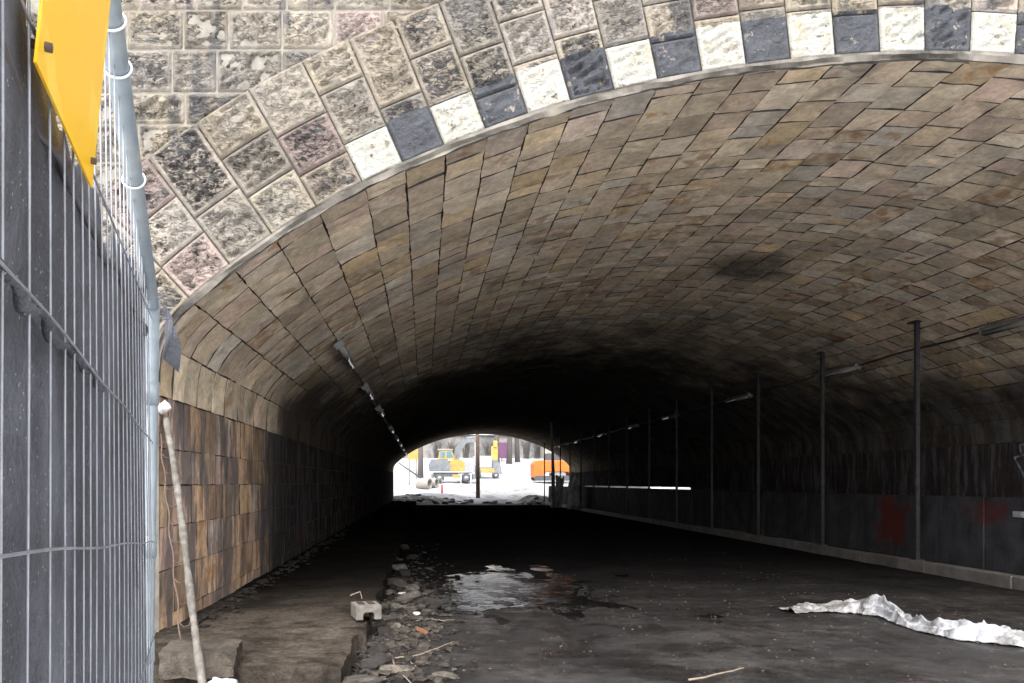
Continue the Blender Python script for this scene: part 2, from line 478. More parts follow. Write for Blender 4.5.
M['board'] = simple('maroon_board', (.085, .030, .022), 0.7, 0, 10, 0.3, 0.2)

def snowy_rubble():
    b = NB('snowy_rubble')
    m = b.rng(b.noise(1.5, 8, .7), .52, .58)
    c = b.mix(m, b.ramp(b.noise(5, 6, .7), [(.3, (.05, .042, .035)), (.7, (.17, .145, .12))]), (.38, .385, .40))
    return b.done(c, .8, 0, b.bump(b.noise(6, 8, .7), 1.0, .12))
M['snowy_rubble'] = snowy_rubble()
def sign_mat():
    b = NB('yellow_sign_face')
    n = b.rng(b.noise(7, 3, 0.5, None, 0.5), 0.56, 0.60)
    c = b.mix(b.math('MULTIPLY', n, 0.5), (.93, .52, .002), (.95, .66, .07))
    c = b.mix(b.math('MULTIPLY', b.rng(b.noise(30, 6, .7), .62, .72), .3), c, (.45, .28, .03))
    return b.done(c, 0.28, 0)
M['sign'] = sign_mat()

def fabric_mat():
    b = NB('dark_membrane')
    n = b.noise(3.2, 8, 0.65)
    c = b.ramp(n, [(0.3, (.035, .036, .044)), (0.5, (.062, .065, .078)), (0.72, (.125, .13, .155))])
    fine = b.noise(110, 4, 0.7)
    c = b.mix(1.0, c, b.ramp(fine, [(0.3, .7), (0.7, 1.35)]), 'MULTIPLY')
    dusty = b.math('MULTIPLY', b.rng(b.noise(1.0, 7, 0.65, b.mapping((4, 4, 1.5))), 0.46, 0.66), 0.5)
    c = b.mix(dusty, c, (.17, .178, .205))
    sp = b.rng(b.voro(85), 0.16, 0.07)
    sp = b.math('MULTIPLY', sp, b.rng(b.noise(12, 4), 0.47, 0.56))
    c = b.mix(b.math('MULTIPLY', sp, 0.8), c, (.55, .56, .6))
    h = b.math('ADD', b.math('MULTIPLY', fine, 0.4), b.noise(9, 6, 0.6))
    return b.done(c, 0.55, 0, b.bump(h, 0.9, 0.02))
M['fabric'] = fabric_mat()

def tarp_mat():
    b = NB('dirty_white_sheet')
    n = b.rng(b.noise(4.0, 8, 0.68), 0.47, 0.62)
    x, y, z = b.sep()
    n = b.math('MAXIMUM', b.math('MULTIPLY', n, .8), b.math('MULTIPLY', b.rng(y, 9.9, 10.6), b.rng(b.noise(6, 6, .6, b.mapping((1, 1, 1), (2, 5, 1))), .3, .6)))
    c = b.mix(n, (.30, .305, .325), (.09, .082, .074))
    h = b.noise(14, 8, 0.65, None, 0.8)
    return b.done(c, 0.45, 0, b.bump(h, 0.6, 0.03))
M['tarp'] = tarp_mat()
M['ragsheet'] = simple('grey_sheeting', (.42, .42, .42), 0.6, 0, 3, 0.4, 0.3, (.07, .07, .07))

def water_mat():
    b = NB('puddle_water')
    gust = b.rng(b.noise(1.5, 5, .65, b.mapping((1, .8, 1), (2, 1, 0))), .49, .59)
    h = b.math('MULTIPLY', b.noise(1.0, 4, 0.62, b.mapping((7.5, 6.5, 1)), 1.5), b.math('ADD', .04, gust))
    return b.done((.008, .0075, .007), 0.015, 0, b.bump(h, 1.0, 0.085))
M['water'] = water_mat()

def slushwall_mat():
    b = NB('far_wall_render')
    c = b.mix(b.rng(b.noise(.3, 8, .65), .4, .62), (.20, .19, .18), (.10, .098, .10))
    return b.done(c, 0.85, 0)
M['farwall'] = slushwall_mat()

# ------------------------------------------------------------------ arch profile
px = [(157, 395), (157, 376), (159, 352), (167, 331), (187, 308), (215, 284), (250, 257), (310, 216), (380, 179), (460, 145),
      (545, 114), (640, 89), (720, 74.5), (800, 64.5), (870, 59), (930, 57)]
left = [((x - VX) / S, EYE + (VY - y) / S) for x, y in px]
XC = (930 - VX) / S
prof = left + [(2 * XC - x, z) for x, z in left[-2::-1]]
def resample(P, n):
    P = np.array(P, float)
    for _ in range(3):                                  # corner cutting
        Q = 0.75 * P[:-1] + 0.25 * P[1:]; R = 0.25 * P[:-1] + 0.75 * P[1:]
        P = np.vstack([P[:1], np.stack([Q, R], 1).reshape(-1, 2), P[-1:]])
    d = np.r_[0, np.cumsum(np.hypot(*np.diff(P, axis=0).T))]
    s = np.linspace(0, d[-1], n)
    return np.c_[np.interp(s, d, P[:, 0]), np.interp(s, d, P[:, 1])], d[-1]
PR, LARC = resample(prof, 801)
SA = np.linspace(0, LARC, 801)
TG = np.gradient(PR, SA, axis=0); TG /= np.linalg.norm(TG, axis=1)[:, None]
NR = np.c_[-TG[:, 1], TG[:, 0]]                         # outward, into the masonry
XL, XR = PR[0, 0], PR[-1, 0]
ZS = PR[0, 1]
def arc_p(s):
    return np.stack([np.interp(s, SA, PR[:, 0]), np.interp(s, SA, PR[:, 1])], -1)
def arc_n(s):
    n = np.stack([np.interp(s, SA, NR[:, 0]), np.interp(s, SA, NR[:, 1])], -1)
    return n / np.linalg.norm(n, axis=-1, keepdims=True)
def vault_z(x):
    return float(np.interp(x, PR[:, 0], PR[:, 1]))

# course boundaries along the arc: one course per painted stripe
s357 = SA[np.argmin(np.abs(PR[:, 0] - (365 - VX) / S) + (PR[:, 0] > XC) * 9)]
WC = 0.47
nlo = int(s357 / WC)
bounds = [s357 - (nlo - i) * (s357 / (nlo)) for i in range(nlo + 1)]
while bounds[-1] < LARC - 0.7: bounds.append(bounds[-1] + WC)
bounds.append(LARC)
bounds = np.array(bounds)
STRIPE0 = nlo

# ------------------------------------------------------------------ the bridge
bridge = empty('stone_arch_bridge', (XC, YN, 0))
tag(bridge, 'old sandstone arch bridge with black and white painted stripes along its arch edge', 'bridge')
def in_bridge(o):
    o.parent = bridge
    o.matrix_parent_inverse = Matrix.Translation((-XC, -YN, 0))
    return o

def block_shell(rects, mapper, gap, recess, bev, jit, seed, vg=1.0):
    """bevelled stone blocks; mapper(u,v,d) -> points, d = depth behind the dressed surface"""
    rng = np.random.RandomState(seed)
    V, Fc, T = [], [], []
    for (u0, u1, v0, v1) in rects:
        g = gap * rng.uniform(0.6, 1.5)
        off = rng.uniform(-jit, jit)
        a0, a1, b0, b1 = u0 + g, u1 - g, v0 + g * vg, v1 - g * vg
        if a1 - a0 < 0.05 or b1 - b0 < 0.05: continue
        n = 4
        uu = np.linspace(a0, a1, n); vv = np.linspace(b0, b1, n)
        U, W = np.meshgrid(uu, vv, indexing='ij')
        J = rng.uniform(-1, 1, (2, n, n)) * 0.009
        U = U + J[0]; W = W + J[1]
        D = np.full_like(U, off) + rng.uniform(-1, 1, U.shape) * 0.007
        top = mapper(U.ravel(), W.ravel(), D.ravel())
        ring = [i for i in range(n)]
        bi = [(i, 0) for i in range(n)] + [(n - 1, j) for j in range(1, n)] + [(i, n - 1) for i in range(n - 2, -1, -1)] + [(0, j) for j in range(n - 2, 0, -1)]
        bu = np.array([U[i, j] for i, j in bi]); bv = np.array([W[i, j] for i, j in bi])
        cu, cv = (a0 + a1) / 2, (b0 + b1) / 2
        bu2 = bu + np.sign(bu - cu) * bev * (np.abs(bu - cu) > (a1 - a0) * .4)
        bv2 = bv + np.sign(bv - cv) * bev * (np.abs(bv - cv) > (b1 - b0) * .4)
        low = mapper(bu2, bv2, np.full(len(bi), off + recess))
        k = len(V)
        V.extend(top); V.extend(low)
        for i in range(n - 1):
            for j in range(n - 1):
                Fc.append((k + i * n + j, k + (i + 1) * n + j, k + (i + 1) * n + j + 1, k + i * n + j + 1))
        m = len(bi); kb = k + n * n
        idx = [k + i * n + j for i, j in bi]
        for q in range(m):
            q2 = (q + 1) % m
            Fc.append((idx[q], kb + q, kb + q2, idx[q2]))
        tone = rng.rand(3)
        T.extend([tone] * (n * n + m))
    return np.array(V), Fc, np.array(T)

def finish_blocks(name, V, Fc, T, mat, smooth=False, joint='dark_mortar'):
    me = pymesh(name, V, Fc, smooth)
    set_color(me, 'tone', T)
    side = np.zeros(len(Fc), dtype=np.int32); side[np.arange(len(Fc)) % 21 >= 9] = 1
    me.polygons.foreach_set('material_index', side)
    bm = bmesh.new(); bm.from_mesh(me); bmesh.ops.recalc_face_normals(bm, faces=bm.faces[:]); bm.to_mesh(me); bm.free()
    return in_bridge(link(name, me, [mat, M[joint]]))

def course_rects(bu, v0, v1, lo, hi, rng):
    out = []
    for i in range(len(bu) - 1):
        v = v0
        first = True
        while v < v1 - 0.01:
            l = rng.uniform(lo, hi)
            if first: l *= rng.uniform(0.5, 1.0); first = False
            e = min(v + l, v1)
            if v1 - e < 0.25: e = v1
            out.append((bu[i], bu[i + 1], v, e))
            v = e
    return out

CH = 0.055                                              # worn arris between face and vault
rr = np.random.RandomState(3)
rects = course_rects(bounds, YN + CH, YF, 0.30, 0.66, rr)
def vault_map(u, v, d):
    p = arc_p(u) + arc_n(u) * d[:, None]
    return np.stack([p[:, 0], v, p[:, 1]], -1)
V, Fc, T = block_shell(rects, vault_map, 0.0075, 0.05, 0.004, 0.007, 5, 1.1)
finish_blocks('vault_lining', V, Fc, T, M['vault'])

# side walls: coursed ashlar below the springing
def zrows(z0, z1, hs):
    b = [z1]; i = 0
    while b[-1] > z0 + 0.05:
        b.append(max(z0, b[-1] - hs[i % len(hs)])); i += 1
    return b[::-1]
SLOT = (37.5, 62.0, 1.45, 1.63)
for side in (-1, 1):
    rows = zrows(-0.2, ZS, [.55, .40, .46, .47, .5])
    if side == 1: rows = sorted(set([r for r in rows if not (1.2 < r < 1.95)] + [1.45, 1.63]))
    rc = course_rects(rows, YN + CH, YF, 0.42, 0.95, rr)
    X0 = XL if side == -1 else XR
    if side == 1:
        rc = [r for r in rc if not (r[1] <= 1.64 and r[0] >= 1.44 and r[3] > SLOT[0] and r[2] < SLOT[1])]
    def wall_map(u, v, d, X0=X0, side=side):
        return np.stack([X0 + side * (0.012 + d), v, u], -1)
    V, Fc, T = block_shell(rc, wall_map, 0.003, 0.05, 0.004, 0.007, 21 + side)
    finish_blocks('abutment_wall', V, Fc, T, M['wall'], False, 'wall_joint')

# mortar core behind the stones (vault + walls, one continuous sheet with thickness)
BK = 0.035
core = [(XL - BK, -0.4), (XL - BK, ZS)] + [tuple(p) for p in (PR + NR * BK)[::8]] + [(XR + BK, ZS)]
nc = len(core)
mb = MB()
ys = [YN + 0.05, SLOT[0], SLOT[1], YF]
vs = [(x, y, z) for y in (YN + 0.05, YF) for x, z in core]
fs = [(i, i + 1, nc + i + 1, nc + i) for i in range(nc - 1)]
mb.add(vs, fs)
for (y0, y1, z0, z1) in [(YN + .05, SLOT[0], -.4, ZS), (SLOT[1], YF, -.4, ZS), (SLOT[0], SLOT[1], -.4, SLOT[2]), (SLOT[0], SLOT[1], SLOT[3], ZS)]:
    mb.add([(XR + BK, y0, z0), (XR + BK, y1, z0), (XR + BK, y1, z1), (XR + BK, y0, z1)], [(0, 1, 2, 3)])
core_o = mb.build('mortar_core', M['dark_mortar']); in_bridge(core_o)
mb = MB()
mb.box((XC, (YN + YF) / 2 + 0.3, 7.75), (26, YF - YN - 0.8, 1.3))
in_bridge(mb.build('deck', M['kerb']))

# the near face ------------------------------------------------------------
def relief_block(corner_map, u0, u1, v0, v1, res, gap, seed, style, painted=False):
    """dressed margin with a rock-cut, flecked centre; returns grid verts"""
    nu = max(3, int((u1 - u0) / res)); nv = max(3, int((v1 - v0) / res))
    uu = np.linspace(u0 + gap, u1 - gap, nu); vv = np.linspace(v0 + gap, v1 - gap, nv)
    U, W = np.meshgrid(uu, vv, indexing='ij')
    ed = np.minimum(np.minimum(U - u0, u1 - U), np.minimum(W - v0, v1 - W)) - gap
    wob = 0.018 * (vnoise(U * 9 + seed, W * 9, seed) - 0.5)
    inner = sstep(0.026, 0.055, ed + wob)
    edge = 1 - sstep(0.0, 0.014, ed)
    P = corner_map(U.ravel(), W.ravel())
    Xw = P[:, 0].reshape(U.shape); Zw = P[:, 2].reshape(U.shape)
    a = 0.55
    xr = Xw * math.cos(a) + Zw * math.sin(a); zr = -Xw * math.sin(a) + Zw * math.cos(a)
    fl = fbm(xr * 9 + seed * 3.1, zr * 24, seed, 3)
    big = fbm(Xw * 3.3 + seed, Zw * 3.3, seed + 5, 3)
    amp = style * (0.5 + vnoise(np.array([seed * .37]), np.array([1.0]), 2)[0])
    pm = 0.45 if painted and v1 < .72 else 1.0
    h = pm * inner * ((big - 0.42) * 0.07 * amp - sstep(0.48, 0.62, fl) * 0.036 * amp + 0.006) - edge * 0.03
    h += (fbm(Xw * 18, Zw * 18, 77, 3) - 0.5) * 0.008
    P[:, 1] -= h.ravel()
    F_ = []
    for i in range(nu - 1):
        for j in range(nv - 1):
            F_.append((i * nv + j, (i + 1) * nv + j, (i + 1) * nv + j + 1, i * nv + j + 1))
    return P, F_, U, W, inner.ravel()

RING = 1.5
rng = np.random.RandomState(9)
V, Fc, T, A = [], [], [], []
nv0 = 0
for k in range(len(bounds) - 1):
    sa, sb = bounds[k], bounds[k + 1]
    mid = arc_p(np.array([(sa + sb) / 2]))[0]
    vis = mid[0] < 7.2
    cuts = [CH, rng.uniform(.50, .62), rng.uniform(.98, 1.1), RING] if k % 2 == 0 else [CH, rng.uniform(.36, .5), rng.uniform(.78, .95), RING] if k % 4 == 1 else [CH, rng.uniform(.62, .75), RING]
    for j in range(len(cuts) - 1):
        seed = int(rng.randint(1, 9999))
        def mp(u, v):
            p = arc_p(u) + arc_n(u) * v[:, None]
            return np.stack([p[:, 0], np.full(len(u), YN - 0.012), p[:, 1]], -1)
        P, F_, U, W, IN = relief_block(mp, sa, sb, cuts[j], cuts[j + 1], 0.017 if vis else 0.09, 0.006, seed, 1.0, k >= STRIPE0)
        V.append(P); Fc += [tuple(i + nv0 for i in f) for f in F_]; nv0 += len(P)
        T.append(np.tile(rng.rand(3), (len(P), 1)))
        stripe = np.clip((U.ravel() - bounds[STRIPE0]) / WC, -5, 60) + 2.0
        A.append(np.stack([stripe, W.ravel(), IN], -1))
V = np.vstack(V); T = np.vstack(T); A = np.vstack(A)
me = pymesh('arch_ring', V, Fc, True)
set_color(me, 'tone', T); set_color(me, 'arc', A)
in_bridge(link('arch_ring', me, M['face']))

# coursed masonry round the ring
ring_out = PR + NR * (RING - 0.2)
def inside_ring(x, z):
    zz = np.interp(x, ring_out[:, 0][np.argsort(ring_out[:, 0])], ring_out[:, 1][np.argsort(ring_out[:, 0])])
    return (x > XL - 1.25) & (x < XR + 1.25) & (z < np.where((x > ring_out[:, 0].min()) & (x < ring_out[:, 0].max()), zz, ZS))
V, Fc, T, A = [], [], [], []
nv0 = 0
rows = [-0.3]
for h in [.5, .5, .46, .5, .44, .47, .5, .45, .44, .44, .42, .46, .40, .335, .455, .42, .40, .45, .40]: rows.append(rows[-1] + h)
# shift the rows so that joints fall where the picture has them
k0 = int(np.argmin(np.abs(np.array(rows) - (EYE + (VY - 47) / S))))
rows = np.array(rows) + ((EYE + (VY - 47) / S) - rows[k0])
for i in range(len(rows) - 1):
    x = -9.0 + rng.uniform(0, .4)
    while x < 20.5:
        w = rng.uniform(.42, .72)
        z0, z1 = rows[i], rows[i + 1]
        cx, cz = x + w / 2, (z0 + z1) / 2
        if not inside_ring(np.array([cx]), np.array([z1]))[0] or not inside_ring(np.array([x]), np.array([z1]))[0] or not inside_ring(np.array([x + w]), np.array([z1]))[0]:
            vis = -4.0 < cx < 7.5 and 3 < cz < 7.6
            def mp(u, v): return np.stack([u, np.full(len(u), YN + 0.03), v], -1)
            P, F_, U, W, IN = relief_block(mp, x, x + w, z0, z1, 0.02 if vis else 0.1, 0.006, int(rng.randint(1, 9999)), 1.2)
            ins = inside_ring(P[:, 0], P[:, 2])
            F_ = [f for f in F_ if not any(ins[q] for q in f)]
            V.append(P); Fc += [tuple(q + nv0 for q in f) for f in F_]; nv0 += len(P)
            tn = rng.rand(3); tn[1] = min(1.0, tn[1] * 0.75 + 0.3)
            T.append(np.tile(tn, (len(P), 1)))
            A.append(np.stack([np.zeros(len(P)), np.full(len(P), 5.0), IN], -1))
        x += w
V = np.vstack(V); T = np.vstack(T)
me = pymesh('spandrel_wall', V, Fc, True)
set_color(me, 'tone', T); set_color(me, 'arc', np.vstack(A))
in_bridge(link('spandrel_wall', me, M['face']))

# mortar behind the face stones, and the worn cement arris that carries them round to the vault
mb = MB()
pts_i = [(XL, -0.4)] + [tuple(p) for p in (PR + NR * CH)[::8]] + [(XR, -0.4)]
pts_o = [(-9.3, -0.4)] + [(-9.3 + (29.9) * t, 8.4) for t in np.linspace(0, 1, len(pts_i) - 2)] + [(20.6, -0.4)]
n = len(pts_i)
mb.add([(x, YN + 0.055, z) for x, z in pts_i] + [(x, YN + 0.055, z) for x, z in pts_o], [(i, i + 1, n + i + 1, n + i) for i in range(n - 1)])
in_bridge(mb.build('face_mortar', M['mortar']))
mb = MB()
sarr = np.linspace(0, LARC, 500)
prof_d = [(CH + 0.012, -0.013), (CH * .8, -0.006), (CH * 0.12, 0.03), (0.006, CH * .7), (0.004, CH + .05)]
vs = []
pa, na = arc_p(sarr), arc_n(sarr)
for q, (d, yo) in enumerate(prof_d):
    jit = (fbm(sarr * 2.4, np.full(500, q * 3.0), 4, 5) - 0.5) * 0.085
    for i in range(500):
        p = pa[i] + na[i] * (d + (jit[i] if 0 < q < 4 else 0))
        vs.append((p[0], YN + yo + (jit[i] * .6 if 0 < q < 4 else 0), p[1]))
fs = [(q * 500 + i, q * 500 + i + 1, (q + 1) * 500 + i + 1, (q + 1) * 500 + i) for q in range(len(prof_d) - 1) for i in range(499)]
mb.add(vs, fs, False)
for sx, X0 in ((-1, XL), (1, XR)):
    mb.add([(X0 + sx * .09, YN - .014, -.3), (X0, YN + CH, -.3), (X0, YN + CH, ZS), (X0 + sx * .09, YN - .014, ZS)], [(0, 1, 2, 3)])
in_bridge(mb.build('arch_rim', M['rim']))
mb = MB()
mb.box((5.65, YN + 0.1, 8.55), (30.4, .75, .32), None, .04)
in_bridge(mb.build('coping', M['rim']))
# far face
mb = MB()
fo = [(-9.3, -0.4)] + [(-9.3 + 29.9 * t, 8.4) for t in np.linspace(0, 1, n - 2)] + [(20.6, -0.4)]
fi = [(XL, -0.4)] + [tuple(p) for p in PR[::8]] + [(XR, -0.4)]
vv = [(x, YF, z) for x, z in fi] + [(x, YF, z) for x, z in fo] + [(x, YF + .5, z) for x, z in fi] + [(x, YF + .5, z) for x, z in fo]
ff = []
for i in range(n - 1):
    ff += [(i, i + 1, n + i + 1, n + i), (2 * n + i, 2 * n + i + 1, 3 * n + i + 1, 3 * n + i), (i, i + 1, 2 * n + i + 1, 2 * n + i)]
mb.add(vv, ff)
in_bridge(mb.build('far_face', M['kerb']))

# ------------------------------------------------------------------ ground
def puddle_mask(x, y):
    cx, cy = 1.45, 13.2
    a = (x - cx - 0.12 * (y - cy)) / 1.75; b = (y - cy) / 3.1
    return sstep(1.15, 0.5, np.sqrt(a * a + b * b) + 1.5 * (fbm(x * 1.9, y * 1.1, 31, 4) - .5))
def ground_z(x, y):
    x = np.asarray(x, float); y = np.asarray(y, float)
    k = 1 - .75 * sstep(14, 22, y) * (1 - sstep(60, 66, y))
    base = ((fbm(x * .5, y * .5, 3, 4) - .5) * .05 + (fbm(x * 2.5, y * 2.5, 8, 4) - .5) * .03) * k
    verge = np.exp(-((x + .35) / .38) ** 2) * sstep(5.5, 7, y) * (1 - sstep(30, 50, y)) * (.035 + .10 * fbm(x * 3, y * 1.5, 17, 4))
    z = base + verge - .045 * puddle_mask(x, y)
    up = np.interp(y, [66, 68, 71, 75, 80, 86, 92, 104, 120, 135, 170, 600], [0, .05, .2, .45, 1.0, 1.75, 2.1, 2.6, 5.2, 6.3, 7.0, 9.0])
    z = z + up + sstep(68, 74, y) * (fbm(x * .25, y * .25, 40, 4) - .5) * .5
    return z
xs = np.unique(np.r_[np.linspace(-400, -40, 10), np.linspace(-40, -3.5, 20), np.linspace(-3.5, 11, 180), np.linspace(11, 40, 40), np.linspace(40, 400, 10)])
ysg = np.unique(np.r_[np.linspace(-200, -10, 8), np.linspace(-10, 5.5, 30), np.linspace(5.5, 18, 190), np.linspace(18, 64, 110), np.linspace(64, 140, 90), np.linspace(140, 800, 14)])
Xg, Yg = np.meshgrid(xs, ysg, indexing='ij')
Zg = ground_z(Xg, Yg)
nx, ny = Xg.shape
fs = [(i * ny + j, (i + 1) * ny + j, (i + 1) * ny + j + 1, i * ny + j + 1) for i in range(nx - 1) for j in range(ny - 1)]
me = pymesh('ground', np.stack([Xg.ravel(), Yg.ravel(), Zg.ravel()], -1), fs, True)
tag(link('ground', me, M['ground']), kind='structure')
def gz(x, y): return float(ground_z(np.array([x]), np.array([y]))[0])

mb = MB()
mb.add([(-.7, 9.2, -.012), (4.2, 9.2, -.012), (4.2, 18, -.012), (-.7, 18, -.012)], [(0, 1, 2, 3)])
tag(mb.build('puddle', M['water']), 'dark puddle on the tunnel floor mirroring the bright far mouth', 'puddle', kind='structure')

# raised footway along the left wall: cracked concrete sheet
def slab_sheet(name, x0, x1, y0, y1, zt, mat, seed, nxs=40, nys=90, rag=.08):
    xs = np.linspace(0, 1, nxs); ys = np.linspace(y0, y1, nys)
    U, Y = np.meshgrid(xs, ys, indexing='ij')
    rg = (fbm(Y * 1.3, Y * 0 + 2, seed, 4) - .5) * rag * 2 + (vnoise(Y * 6, Y * 0, seed + 3) - .5) * rag * .6
    X = x0 + (x1 - x0 + rg) * U
    Yw = Y + (fbm(U * 4, Y * 0 + 9, seed + 1, 3) - .5) * .07 * (1 - np.clip((Y - y0) / .5, 0, 1))
    Z = zt + (fbm(X * 1.7, Y * 1.7, seed + 7, 4) - .5) * .045 - (1 - sstep(0, .05, (1 - U))) * .02
    top = np.stack([X, Yw, Z], -1).reshape(-1, 3)
    fs = [(i * nys + j, (i + 1) * nys + j, (i + 1) * nys + j + 1, i * nys + j + 1) for i in range(nxs - 1) for j in range(nys - 1)]
    ed = [(i * nys) for i in range(nxs)] + [((nxs - 1) * nys + j) for j in range(1, nys)] + [(i * nys + nys - 1) for i in range(nxs - 2, -1, -1)]
    low = top[ed].copy(); low[:, 2] = -0.15
    k = len(top)
    for q in range(len(ed) - 1):
        fs.append((ed[q], ed[q + 1], k + q + 1, k + q))
    me = pymesh(name, np.vstack([top, low]), fs, False)
    return link(name, me, mat)
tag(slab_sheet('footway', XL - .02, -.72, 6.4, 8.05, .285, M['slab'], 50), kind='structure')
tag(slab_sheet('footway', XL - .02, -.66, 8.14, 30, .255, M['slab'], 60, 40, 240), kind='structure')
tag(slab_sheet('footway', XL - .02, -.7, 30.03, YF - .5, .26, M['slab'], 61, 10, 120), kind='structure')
# right-hand footway and its kerb
mb = MB()
yk = np.linspace(YN - 1.5, YF - .3, 28)
for i in range(27):
    jx, jz = random.uniform(-.015, .015), random.uniform(-.012, .012)
    mb.box((10.53 + jx, (yk[i] + yk[i + 1]) / 2, .06 + jz), (.26, yk[i + 1] - yk[i] - .012, .32), None, .02)
tag(mb.build('kerb', M['kerb']), kind='structure')
mb = MB(); mb.box((12.05, (YN + YF) / 2, .05), (2.75, YF - YN - .4, .28))
tag(mb.build('pavement', M['slab']), kind='structure')

# ------------------------------------------------------------------ low wall, posts, lamps on the right
lw = empty('low_wall', (10.98, YN, 0))
tag(lw, 'long low concrete wall behind the steel posts along the right footway', 'wall')
mb = MB()
yk = np.linspace(YN + .3, YF - 3, 19)
for i in range(18):
    mb.box((10.98 + random.uniform(-.012, .012), (yk[i] + yk[i + 1]) / 2, .86), (.16, yk[i + 1] - yk[i] - .02, 1.46), None, .012)
o = mb.build('wall_panel', M['lowwall']); o.parent = lw; o.matrix_parent_inverse = Matrix.Translation((-10.98, -YN, 0))
def graffiti(name, mat, strokes, r, x, label):
    """thick brush strokes lying on a wall face x = const"""
    mb = MB()
    for st in strokes:
        P = [Vector(p) for p in st]
        for a, b in zip(P[:-1], P[1:]):
            d = (b - a); L = d.length; d.normalize()
            nrm = Vector((-d.y, d.x))
            q = [a - nrm * r - d * r * .5, b - nrm * r + d * r * .5, b + nrm * r + d * r * .5, a + nrm * r - d * r * .5]
            xo = x - 0.0005 * len(mb.f)
            mb.add([(xo - .004, p.x, p.y) for p in q] + [(xo, p.x, p.y) for p in q], [(0, 1, 2, 3), (0, 4, 5, 1), (1, 5, 6, 2), (2, 6, 7, 3), (3, 7, 4, 0)])
    o = mb.build(name, mat)
    return o
def brush_mat(name, c, cov):
    b = NB(name)
    n = b.noise(2.6, 8, .7)
    return b.done(b.mix(b.rng(n, .35, .62), (.06, .05, .05), c), .7, 0)
M['pale_spray'] = brush_mat('pale_spray', (.40, .50, .60), .5)
g = graffiti('white_graffiti', M['pale_spray'], [[(16.40, 2.76), (16.7, 2.72), (16.66, 2.5), (16.3, 2.44)], [(16.4, 2.55), (16.84, 2.44), (16.5, 1.92)], [(16.3, 2.3), (16.05, 2.0)]], .022, XR - .012, '')
tag(g, 'pale blue spray painted scrawl high on the right abutment wall', 'graffiti')
mb = MB(); mb.box((10.88, 13.55, 1.29), (.02, .24, .11), None, .004)
mb.box((10.868, 13.55, 1.29), (.006, .19, .07), None, .002)
tag(mb.build('wall_plate', M['light_paint']), 'small pale plate on the low wall near the right edge', 'plate')

ORD = ['first', 'second', 'third', 'fourth', 'fifth', 'sixth', 'seventh', 'eighth', 'ninth', 'tenth', 'eleventh', 'twelfth', 'thirteenth', 'fourteenth', 'fifteenth']
PX = 10.56
for i in range(14):
    y = 15.85 + 3.77 * i
    if y > YF - 1: break
    h = vault_z(PX) - .22
    p = empty('steel_post', (PX, y, .215))
    tag(p, f'dark square steel post on the right kerb, {ORD[i]} from the near mouth', 'post', 'steel posts along the right kerb')
    mb = MB(); mb.box((0, 0, h / 2), (.085, .085, h), None, .008); mb.build('shaft', M['post'], p)
    mb = MB(); mb.box((0, 0, .008), (.2, .2, .016), None, .003)
    for sx in (-1, 1):
        for sy in (-1, 1): mb.tube([(sx * .075, sy * .075, .016), (sx * .075, sy * .075, .035)], .012, 6)
    mb.build('base_plate', M['post'], p)
    mb = MB(); mb.box((0, 0, h + .01), (.24, .3, .03), None, .004); mb.build('head_plate', M['post'], p)

# lamps on both haunches of the vault
def lamp_proto(length):
    e = empty('tunnel_lamp', (0, 0, 0))
    mb = MB(); mb.box((0, length / 2, .045), (.17, length, .07), None, .015)
    mb.box((0, .02, .02), (.19, .05, .12), None, .012); mb.box((0, length - .02, .02), (.19, .05, .12), None, .012)
    mb.build('housing', M['lamp_body'], e)
    mb = MB()
    mb.tube([(0, .05, -.005), (0, length - .05, -.005)], .062, 16)
    mb.build('diffuser', M['lamp_tube'], e)
    mb = MB()
    mb.box((0, length / 2, .139), (.05, length - .4, .010))
    for yy in (.25, length - .25):
        mb.box((0, yy, .13), (.30, .035, .012)); mb.box((.1, yy, .1), (.012, .035, .08)); mb.box((-.1, yy, .1), (.012, .035, .08))
    mb.build('bracket', M['lamp_body'], e)
    return e
LX, LXR = -1.58, 11.25
def hang(e, x, y):
    s = float(SA[np.argmin(np.abs(PR[:, 0] - x))])
    p = arc_p(np.array([s]))[0]; nn = arc_n(np.array([s]))[0]
    q = p - nn * .15
    e.location = (q[0], y, q[1])
    e.rotation_euler = (0, math.atan2(nn[0], nn[1]), 0)
    return q
first = None
for k, y in enumerate([13.1, 18.8, 24.3, 33.0, 40.0, 46.0, 52.5, 59.0]):
    e = lamp_proto(2.3) if first is None else copy_tree(first)
    first = first or e
    hang(e, LX, y)
    tag(e, f'long tubular lamp on the left haunch of the vault, {ORD[k]} from the near mouth', 'lamp', 'lamps along the left side of the vault')
for k, y in enumerate([12.9, 19.1, 25.4, 32.7, 38.8, 45.6, 53.0, 59.5]):
    e = copy_tree(first)
    hang(e, LXR, y)
    e.scale = (1, .83, 1)
    tag(e, f'long tubular lamp on the right haunch of the vault, {ORD[k]} from the near mouth', 'lamp', 'lamps along the right side of the vault')
for x, side in ((LX, 'left'), (LXR, 'right')):
    s = float(SA[np.argmin(np.abs(PR[:, 0] - x))]); p = arc_p(np.array([s]))[0]; nn = arc_n(np.array([s]))[0]
    q = p - nn * .05
    pts = [(q[0] + (.14 if side == 'left' else -.14) * 0 , yy, q[1] - .05 * abs(math.sin(yy * .9))) for yy in np.arange(YN + .2 if side == 'right' else 14.5, YF - 1, .7)]
    mb = MB(); mb.tube(pts, .022, 6)
    tag(mb.build('lamp_cable', M['cable']), f'black cable strung between the lamps on the {side} side of the vault', 'cable')

